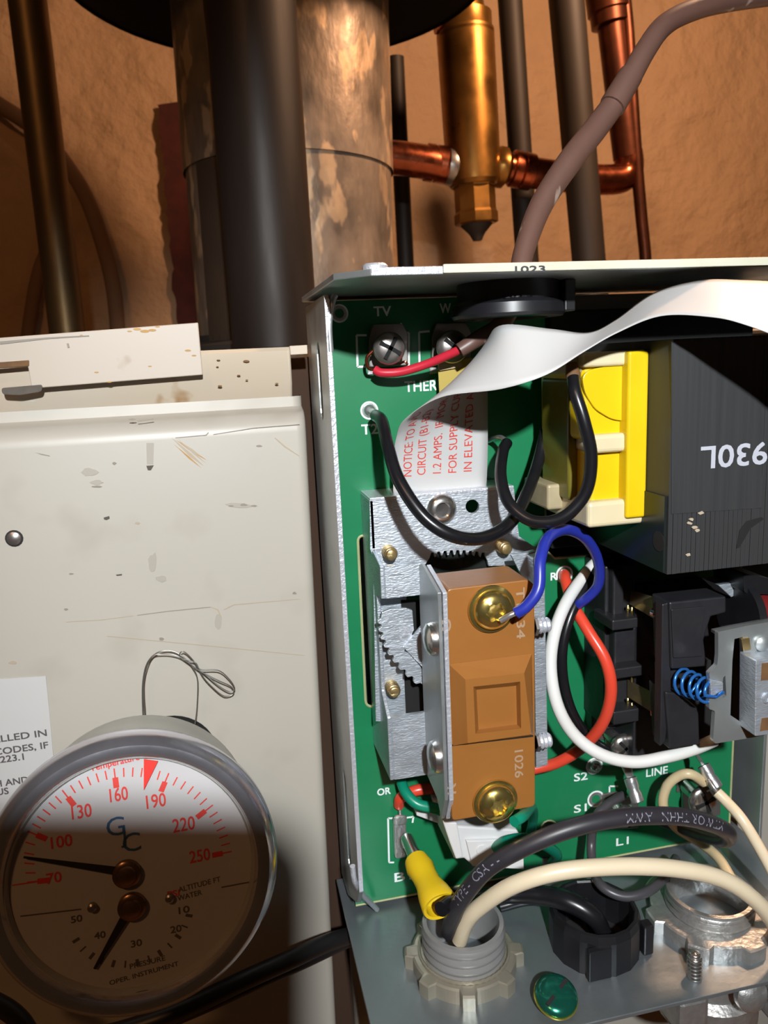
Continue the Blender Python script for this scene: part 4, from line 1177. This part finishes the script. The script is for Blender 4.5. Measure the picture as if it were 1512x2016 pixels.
for (px, py) in [(967, 1198), (974, 1576)]:
    c = W(px, py, YK - .1)
    t = lathe('screw_washer', c, (0, -1, 0), [(6.2, 0), (6.35, .4), (6.2, .8), (5.4, .9)], 'brass_bright', sw_, seg=40)
    d = lathe('brass_screw', c + MM(0, -.8, 0), (0, -1, 0), [(5.3, 0), (5.25, .6), (4.8, 1.6), (3.9, 2.3), (2.7, 2.7), (2.3, 2.75), (2.05, 1.7), (.1, 1.6)], 'brass_bright', sw_, seg=40,
              mod=lambda r, h, t: r if r > 2.5 else r * (1 + .16 * math.cos(6 * t)))
plate('right_plate', [(1050, 1100), (1072, 1094), (1079, 1506), (1056, 1513)], YK + 13, 8, 'zinc', sw_, bevel=.2)
plate('right_bracket', rnd([(1006, 1092), (1060, 1086), (1061, 1160), (1040, 1160)], 4), YB2, 1.2, 'zinc', sw_, bevel=.2)
for (px, py) in [(1050, 1233), (1053, 1461)]:
    c = W(px, py, YK + 5)
    screw_thread('cross_screw', c, (1, 0, 0), 2.2, 5.6, 1.15, 'zinc_edge', sw_, seg=20, tip=.85)
    lathe('cross_nut', c, (1, 0, 0), [(2.6, .0), (2.6, .8), (2.2, 1.0)], 'nickel_dark', sw_, seg=6, smooth=False)

# white nylon connector under the switch
nc = thing('nylon_connector', 'white nylon wire connector block below the brown switch', 'connector', W(950, 1700, PB))
plate('housing', [(878, 1625), (1018, 1634), (1030, 1655), (1032, 1712), (930, 1704), (914, 1690), (895, 1692)], 197, 18, 'nylon', nc, bevel=.5)
plate('side_latch', [(872, 1618), (900, 1620), (912, 1688), (898, 1692), (886, 1660)], 195, 3, 'nylon', nc, bevel=.4)
plate('front_step', [(918, 1656), (1030, 1652), (1032, 1712), (930, 1706)], 195.8, 1.4, 'nylon', nc, bevel=.3)
for (px, py) in [(948, 1673), (952, 1705), (986, 1666)]:
    lathe('wire_hole', W(px, py, 195.8), (0, -1, 0), [(1.7, 0), (1.6, .25), (1.0, .3), (.1, .1)], 'nylon', nc, seg=18)
plate('ribbon_tail', [(822, 1588), (880, 1604), (880, 1628), (820, 1606)], 212, 4, 'nylon', nc, bevel=.3)

# ================================================================ transformer
tr = thing('transformer', 'transformer with yellow taped coil and black laminated core', 'transformer', MM(135, 212, -55))
CYF = 168.0
x0, zc_t = wxz(1320, 668, CYF); _, zc_b = wxz(1321, 1131, CYF)
x0 = wxz(1320, 900, CYF)[0]
NL = 46
lt = 60.0 / NL
lam = None
for i in range(NL):
    xx = x0 + i * lt
    if lam is None:
        lam = box('lamination', (0, 0, 0), (lt - .10, 46, zc_t - zc_b), 'core_steel', tr, bevel=.08, seg=1)
        o = lam
    else:
        o = lam.copy(); COL.objects.link(o)
    o.parent = tr; o.matrix_parent_inverse = tr.matrix_world.inverted()
    o.location = MM(xx, CYF + random.uniform(0, .12), zc_b)
plate('core_side', [(1000, 1000)] * 0 or [(1322, 672), (1500, 664), (1500, 1000), (1322, 1012)], CYF - .10, .1, 'core_steel', tr)
flat_text('core_stamp', '1930L', W(1534, 868, CYF - .16), (-1, 0, 0), (0, 0, -1), 5.4, 'ink_faint', tr, width=21.8, bold=.25)
plate('scorch_mark', [(1500, 1018), (1504, 1022), (1478, 1040), (1456, 1078), (1450, 1080), (1456, 1044), (1470, 1026)], CYF - .12, .1, 'void_black', tr)
for fx_2, fy_2 in [(1358, 1030), (1368, 1038), (1362, 1022), (1374, 1044), (1356, 1092), (1380, 1010)]:
    plate('rust_fleck', [(fx_2 + random.uniform(3, 7) * math.cos(i * 1.05), fy_2 + random.uniform(2, 5) * math.sin(i * 1.05)) for i in range(6)], CYF - .13 - .002 * (fx_2 % 7), .1, 'scuff_tan', tr)
# mounting bracket leg and its hole on the shaded side
extr('core_bracket', [[MM(x0 - .05, CYF + 1, zc_b + .3), MM(x0 - .05, 214, zc_b + .3), MM(x0 - .05, 214, zc_b + 20), MM(x0 - .05, CYF + 1, zc_b + 20)]], MM(-.6, 0, 0), 'core_dark', tr)
bh = WX(1297, 1066, x0 - .7)
lathe('bracket_hole', bh, (-1, 0, 0), [(2.6, 0), (2.6, .1), (1.8, .12), (.1, .12)], 'void_black', tr, seg=20)
# coil: bobbin flanges and taped windings
CF = 181.0
def coilbox(name, a, b, yf, yb, mt, bev, par=tr):
    xa, zA = wxz(a[0], a[1], yf); xb, zB = wxz(b[0], b[1], yf)
    return box(name, (xa, yf, zA), (xb, yb, zB), mt, par, bevel=bev, seg=3)
coilbox('upper_winding', (1146, 712), (1300, 858), CF + 1.5, 209, 'tape_yellow', 1.6)
coilbox('lower_winding', (1160, 880), (1306, 996), CF + 1.5, 209, 'tape_yellow', 1.6)
plate('tape_flap', rnd([(1146, 742), (1160, 728), (1238, 712), (1238, 830), (1205, 826), (1172, 806), (1152, 775)], 12), CF + .6, 1.2, 'tape_yellow', tr, bevel=.2)
coilbox('inner_winding', (1120, 745), (1140, 985), CF + 8, 207, 'tape_olive_and_shade', 1.0)
coilbox('bobbin_flange', (1148, 694), (1300, 716), CF - .5, 208, 'bobbin', .9)
coilbox('bobbin_flange', (1166, 857), (1300, 884), CF - 1.0, 208, 'bobbin', 1.1)
coilbox('bobbin_flange', (1158, 990), (1302, 1027), CF - 1.5, 208, 'bobbin', 1.1)
coilbox('tape_strip', (1238, 692), (1272, 1018), CF - 2.6, CF + 12, 'tape_yellow', .7)
coilbox('tape_side', (1270, 705), (1302, 1016), CF + .5, CF + 14, 'tape_olive_and_shade', .9)  # olive puts the shade of this side into the yellow tape colour
coilbox('bobbin_foot', (1078, 955), (1135, 1000), CF + 14, 212, 'bobbin_old', .8)
coilbox('bobbin_post', (1125, 700), (1150, 735), CF + 2, 200, 'bobbin_old', .8)
lathe('solder_lug', W(1128, 738, CF + 0), (0, -.3, -1), [(1.4, -3), (1.9, 0), (1.6, 3), (.6, 4)], 'rust_and_reflection', tr, seg=14)
# dark carcass behind the coil
box('frame_back', (W(1085, 800, 216).x * 1000, 216, -60), (165, 230, 12), 'void_black', tr, bevel=.5)

# ================================================================ relay
rl = thing('relay', 'black plug-in relay with a blue return spring and steel armature', 'relay', W(1330, 1470, PB))
def pbox(name, a, b, yf, yb, mt, bev=.5, par=None):
    """box whose front face is seen between pixel corners a and b at depth yf"""
    xa, zA = wxz(a[0], a[1], yf); xb, zB = wxz(b[0], b[1], yf)
    return box(name, (xa, yf, zA), (xb, yb, zB), mt, par or rl, bevel=bev)
base = pbox('socket_base', (1192, 1115), (1246, 1424), 206, PB, 'black_relay', .6)
pbox('socket_foot', (1168, 1100), (1240, 1430), 215, PB, 'black_relay', .5)
pbox('socket_rib', (1208, 1122), (1228, 1238), 203, 208, 'black_relay', .6, base)
pbox('socket_ledge', (1206, 1222), (1256, 1236), 198, 210, 'black_relay', .4, base)
pbox('socket_rib', (1210, 1240), (1252, 1318), 202.5, 208, 'black_relay', .6, base)
pbox('socket_ledge', (1208, 1318), (1266, 1330), 198, 210, 'black_relay', .4, base)
pbox('socket_ledge', (1208, 1402), (1258, 1420), 200, 212, 'black_relay', .4, base)
for (x, y) in [(1236, 1200), (1244, 1204), (1244, 1334), (1236, 1382), (1244, 1392)]:
    tube('contact_pin', [W(x, y - 8, 203), W(x, y, 202.6), W(x, y + 8, 203)], .35, 'brass_bright', rl, seg=8)
def leaf(pts, name='contact_leaf', mt='leaf_brass'):
    extr(name, [W(*p) for p in pts], MM(0, .35, 0), mt, rl)
leaf([(1244, 1162, 205), (1296, 1178, 190), (1294, 1222, 190), (1240, 1190, 205)])
leaf([(1236, 1338, 205), (1294, 1368, 190), (1292, 1408, 190), (1236, 1372, 205)])
leaf([(1278, 1272, 200), (1320, 1300, 186), (1320, 1312, 186), (1278, 1284, 200)], 'red_leaf', 'copper_dark')
leaf([(1278, 1330, 200), (1320, 1358, 186), (1320, 1372, 186), (1278, 1342, 200)], 'red_leaf', 'copper_dark')
for (x, y) in [(1287, 1206), (1288, 1402)]:
    lathe('contact_button', W(x, y, 189.5), (0.2, -1, 0), [(1.5, 0), (1.5, 1.2), (1.0, 1.7), (.1, 1.8)], 'nickel', rl, seg=16)
YR = 180.0
pbox('relay_shade', (1252, 1180), (1420, 1470), 204, PB, 'black_relay', .5)  # black block added to stand for the shadow behind the contacts
upblk = plate('upper_block', [(1318, 1186), (1430, 1174), (1430, 1206), (1400, 1214), (1386, 1260), (1392, 1312), (1322, 1318)], YR, 9, 'black_relay', rl, bevel=.5)
plate('upper_block_face', rnd([(1322, 1200), (1390, 1194), (1380, 1256), (1384, 1292), (1326, 1296)], 3), YR - .5, .6, 'black_relay', upblk, bevel=.2)
plate('side_pillar', [(1304, 1190), (1318, 1186), (1322, 1370), (1310, 1460), (1300, 1470)], YR + 1, 3.5, 'black_relay', rl, bevel=.3)
plate('lower_block', [(1310, 1362), (1340, 1366), (1376, 1396), (1378, 1466), (1318, 1476)], YR, 9, 'black_relay', rl, bevel=.5)
plate('middle_cavity', [(1316, 1300), (1400, 1300), (1400, 1460), (1316, 1460)], YR + 12, 4, 'void_black', rl)
plate('centre_post', [(1318, 1322), (1336, 1320), (1336, 1352), (1320, 1354)], YR + 2, 8, 'black_relay', rl, bevel=.2)
# coil of the relay
cylc = W(1478, 1206, 186)
lathe('coil', cylc, (1, 0, 0), [(6.6, -2), (6.6, 26)], 'coil_red', rl, seg=28)
lathe('coil_flange', cylc + MM(-4.5, 0, 0), (1, 0, 0), [(9.8, 0), (9.8, 2.4)], 'black_plastic', rl, seg=28)
plate('coil_cover', rnd([(1464, 1128), (1520, 1140), (1530, 1172), (1466, 1168)], 6), 182, 14, 'black_plastic', rl, bevel=.6)
plate('yoke_tab', [(1414, 1152), (1462, 1146), (1464, 1164), (1440, 1176)], 188, 8, 'zinc', rl, bevel=.2)
# armature plate
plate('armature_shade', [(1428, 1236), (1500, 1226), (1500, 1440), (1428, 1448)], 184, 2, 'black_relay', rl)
YM = 171.0
arm = plate('armature', rnd([(1414, 1244), (1470, 1232), (1540, 1220), (1540, 1440), (1482, 1452), (1408, 1464), (1404, 1458), (1408, 1400), (1396, 1396), (1398, 1338), (1396, 1326), (1412, 1310), (1414, 1290)], 3), YM, 1.5, 'zinc_dull', rl, bevel=.3,
            holes=[[(1424, 1334), (1428, 1330), (1430, 1370), (1424, 1374), (1420, 1360)], [(1446, 1258), (1462, 1254), (1464, 1292), (1462, 1424), (1438, 1408), (1442, 1300)]])
extr('armature_edge', [W(1412, 1246, YM + 1), W(1470, 1230, YM + 1), W(1540, 1216, YM + 1), W(1540, 1212, YM + 6), W(1470, 1224, YM + 6), W(1400, 1238, YM + 6)], MM(0, 0, -.8), 'zinc_dull', arm)
plate('contact_chip', [(1460, 1258), (1476, 1256), (1479, 1279), (1464, 1282)], YM - .6, .8, 'brass_tip', arm, bevel=.1)
lathe('rounded_stud', W(1498, 1266, YM), (0, -1, 0), [(2.2, 0), (2.1, .8), (1.4, 1.4), (.1, 1.6)], 'zinc_dull', arm, seg=20)
ab = plate('actuator', rnd([(1488, 1300), (1560, 1294), (1560, 1440), (1486, 1450)], 4), YM - 6, 6.5, 'zinc', rl, bevel=.9)
plate('actuator_reflection', [(1500, 1306), (1520, 1304), (1520, 1338), (1498, 1340)], YM - 6.06, .3, 'rust_and_reflection', ab)  # brown patches paint warm reflections onto the actuator
plate('actuator_reflection', [(1500, 1414), (1520, 1412), (1520, 1436), (1496, 1440)], YM - 6.06, .3, 'rust_and_reflection', ab)
lathe('actuator_rivet', W(1510, 1374, YM - 6), (0, -1, 0), [(1.6, 0), (1.5, .4), (.9, .5), (.8, .2), (.1, .2)], 'zinc', ab, seg=20)
plate('spring_hook', [(1398, 1338), (1424, 1344), (1424, 1360), (1400, 1372)], YM - 1.2, 1.0, 'zinc', arm, bevel=.2)
# blue coil spring
s0, s1 = W(1340, 1340, 181), W(1404, 1364, 170)
dirs = (s1 - s0).normalized(); sx_, sy_, _ = frame(dirs)
sp_ = []
turns = 4.5
for i in range(120):
    t = i / 119
    r = (3.6 - .5 * t) * .001
    a = 2 * math.pi * turns * t
    sp_.append(s0 + (s1 - s0) * t + (sx_ * math.cos(a) + sy_ * math.sin(a)) * r)
sp_ += [W(1410, 1372, 170), W(1424, 1362, 168.5)]
tube('return_spring', sp_, .45, 'spring_blue', rl, seg=8, raw=True)

# ================================================================ fittings through the bottom plate
def locknut(c, ri, ro, h, lugs, mt, parent, phase=0.0, lug=2.2):
    """flat ring nut with raised lugs round the rim"""
    seg = lugs * 12
    def md(r, hh, t):
        f = ((t + phase) * lugs / (2 * math.pi)) % 1.0
        return r + (lug if (r > ro - .8 and f < .36) else 0)
    lathe('locknut', c, (0, 0, 1), [(ri, 0), (ro, 0), (ro, h), (ro - .6, h + .4), (ri, h + .6), (ri, 0)], mt, parent, seg=seg, cap=False, smooth=False, mod=md)
def conduit(name, label, c, r, h, mt, nutmt, nut_ro, lugs, phase, pitch=2.0, tan=False):
    t = thing(name, label, 'conduit connector', c)
    prof = []
    n = int(h / pitch)
    for i in range(n):
        prof += [(r - .55, i * pitch), (r, i * pitch + pitch * .3), (r, i * pitch + pitch * .62), (r - .55, i * pitch + pitch * .95)]
    prof += [(r - .2, n * pitch), (r - .4, n * pitch + .8), (r - 1.6, n * pitch + .9), (r - 2.0, n * pitch - .5), (r - 2.1, -4)]
    lathe('threaded_sleeve', c, (0, 0, 1), prof, mt, t, seg=48, cap=False, autos=70)
    locknut(c, r - .4, nut_ro, 4.2, lugs, nutmt, t, phase)
    return t, n * pitch
gc1 = MM(57.0, 190.0, BZ)
t1, _ = conduit('conduit_connector', 'grey threaded conduit connector with tan locknut at the bottom left of the box', gc1, 12.3, 13.5, 'connector_grey', 'nut_tan', 15.4, 8, .35, 2.7)
# knurled ring on the locknut
kn = []
for i in range(90):
    a = 2 * math.pi * i / 90
    kn.append(gc1 + MM(13.2 * math.cos(a), 13.2 * math.sin(a), 4.9 + .25 * (i % 2)))
tube('knurl', kn + [kn[0]], .45, 'nut_tan', t1, seg=6, raw=True)
lathe('lower_body', gc1 + MM(0, 0, -1.3), (0, 0, -1), [(10, 0), (13.5, .2), (13.5, 12), (11, 14), (11, 26)], 'galv_cast', t1, seg=32)
gc2 = MM(136.5, 187.0, BZ)
t2, _ = conduit('conduit_connector', 'bare cast conduit connector with locknut at the bottom right of the box', gc2, 13.2, 10.0, 'galv_cast', 'galv_cast', 17.5, 7, .9, 2.4)
lathe('lower_body', gc2 + MM(0, 0, -1.3), (0, 0, -1), [(12, 0), (15.5, .2), (15.8, 9), (13, 11), (13, 18), (15.5, 20), (15.5, 30), (12, 32)], 'galv_cast', t2, seg=28)
box('clamp_ear', (gc2.x * 1000 - 22, 168, BZ - 20), (gc2.x * 1000 - 12, 182, BZ - 8), 'galv_cast', t2, bevel=1.6)
box('clamp_ear', (gc2.x * 1000 + 8, 164, BZ - 22), (gc2.x * 1000 + 22, 176, BZ - 10), 'galv_cast', t2, bevel=1.6)
lathe('clamp_screw', MM(gc2.x * 1000 + 2, 170, BZ - 12), (0, -1, .2), [(5.0, 0), (5.0, 2), (3.6, 3.2), (.1, 3.6)], 'galv_cast', t2, seg=20)
# black snap-in bushing
sb = thing('snap_bushing', 'black plastic snap-in bushing in the bottom plate', 'bushing', MM(96, 185, BZ))
sc = MM(97.5, 187.0, BZ)
lathe('ring', sc, (0, 0, 1), [(13.0, -1), (13.4, 0), (13.4, 10.5), (12.8, 12.6), (11.8, 12.8), (11.4, 12.3), (11.4, -1)], 'black_plastic', sb, seg=16, cap=False, smooth=False)
box('clip', (sc.x * 1000 - 8.6, 173.2, BZ + .3), (sc.x * 1000 - 1.6, 175.2, BZ + 10), 'black_plastic', sb, bevel=.3)
box('wing', (sc.x * 1000 + 11.4, 178, BZ + .3), (sc.x * 1000 + 14.6, 181.5, BZ + 10), 'black_plastic', sb, bevel=.5)
box('bore_bar', (sc.x * 1000 + .5, 186, BZ + 1), (sc.x * 1000 + 1.6, 195, BZ + 9.5), 'black_plastic', sb, bevel=.2)
lathe('bore', sc, (0, 0, 1), [(11.4, .1), (.1, .12)], 'void_black', sb, seg=20, cap=False)
# green earth screw
gs = thing('ground_screw', 'green slotted earth screw with gold shank on the bottom plate', 'screw', MM(76, 170, BZ))
g0 = MM(76.5, 168.5, BZ)
screw_thread('shank', g0, (0, 0, 1), 4.0, 3.0, .9, 'gold_zinc', gs, seg=24, tip=1.0)
gh = lathe('head', g0 + MM(0, 0, 3.0), Vector((0, -.34, .94)), [(4.4, 0), (5.7, .3), (5.75, 1.4), (5.2, 2.1), (3.6, 2.6), (.1, 2.8)], 'green_screw', gs, seg=36)
ax = Vector((0, -.34, .94)).normalized(); q0 = g0 + MM(0, 0, 3.0) + ax * .00272
xd_ = Vector((.8, .5, .18)).normalized(); xd_ = (xd_ - ax * xd_.dot(ax)).normalized(); yd_ = ax.cross(xd_)
extr('screw_slot', [q0 + xd_ * .0047 + yd_ * .0005, q0 - xd_ * .0047 + yd_ * .0005, q0 - xd_ * .0047 - yd_ * .0005, q0 + xd_ * .0047 - yd_ * .0005], ax * -.0012, 'tool_dark', gh)
lathe('rim', g0 + MM(0, 0, 3.0), ax, [(5.75, -.4), (6.1, .2), (5.9, .7), (5.4, .5)], 'gold_zinc', gs, seg=36, cap=False)
# zinc self-tapping screw tip
zs = thing('screw_point', 'bright zinc screw point sticking up through the bottom plate', 'screw', MM(118.5, 167.5, BZ))
screw_thread('thread', MM(118.6, 167.5, BZ), (0, .05, 1), 2.1, 8.5, 1.15, 'nickel', zs, seg=18, tip=.6)
# repeats share a group
GROUPS = {'iron_pipe': 'dark iron pipes along the wall', 'wall_shadow': 'brown tubes painted in as shadows on the wall', 'screw_terminal': 'screw terminals on the circuit board', 'black_wire': 'black wires in the control box',
          'green_wire': 'green wires in the control box', 'blue_wire': 'blue wires in the control box', 'tan_wire': 'tan and cream supply wires', 'crimp_terminal': 'tin crimp terminals', 'conduit_connector': 'conduit connectors in the bottom plate', 'black_cable': 'black cables under the gauge'}
for o_ in list(COL.objects):
    if o_.parent is None and o_.name.split('.')[0] in GROUPS and 'category' in o_:
        o_['group'] = GROUPS[o_.name.split('.')[0]]

# ================================================================ the phone the picture is taken with, right behind the lens: its shadow falls on the gauge
ph_ = thing('phone', 'black smartphone held up in front of the gauge', 'phone', FWD * -.007 + UP * -.13)
def cpt(r, u, f): return RIGHT * (r * .001) + UP * (u * .001) + FWD * (f * .001)
oc = []
for (cx_, cy_, a0) in [(2, 3, 0), (-54, 3, 90), (-54, -126, 180), (2, -126, 270)]:
    for k in range(7):
        a = math.radians(a0 + 15 * k)
        oc.append(cpt(cx_ + 9 * math.cos(a), cy_ + 9 * math.sin(a), -4.0))
extr('phone_body', oc, FWD * -.0078, 'black_plastic', ph_, bevel=.0008)
lens = []
for (dx_, dy_) in [(-16, 2), (-8, -13)]:
    lathe('lens_ring', cpt(dx_, dy_, -4.0), FWD, [(6.5, 0), (6.5, 1.2), (5.4, 1.4), (.1, 1.2)], 'black_plastic', ph_, seg=28)
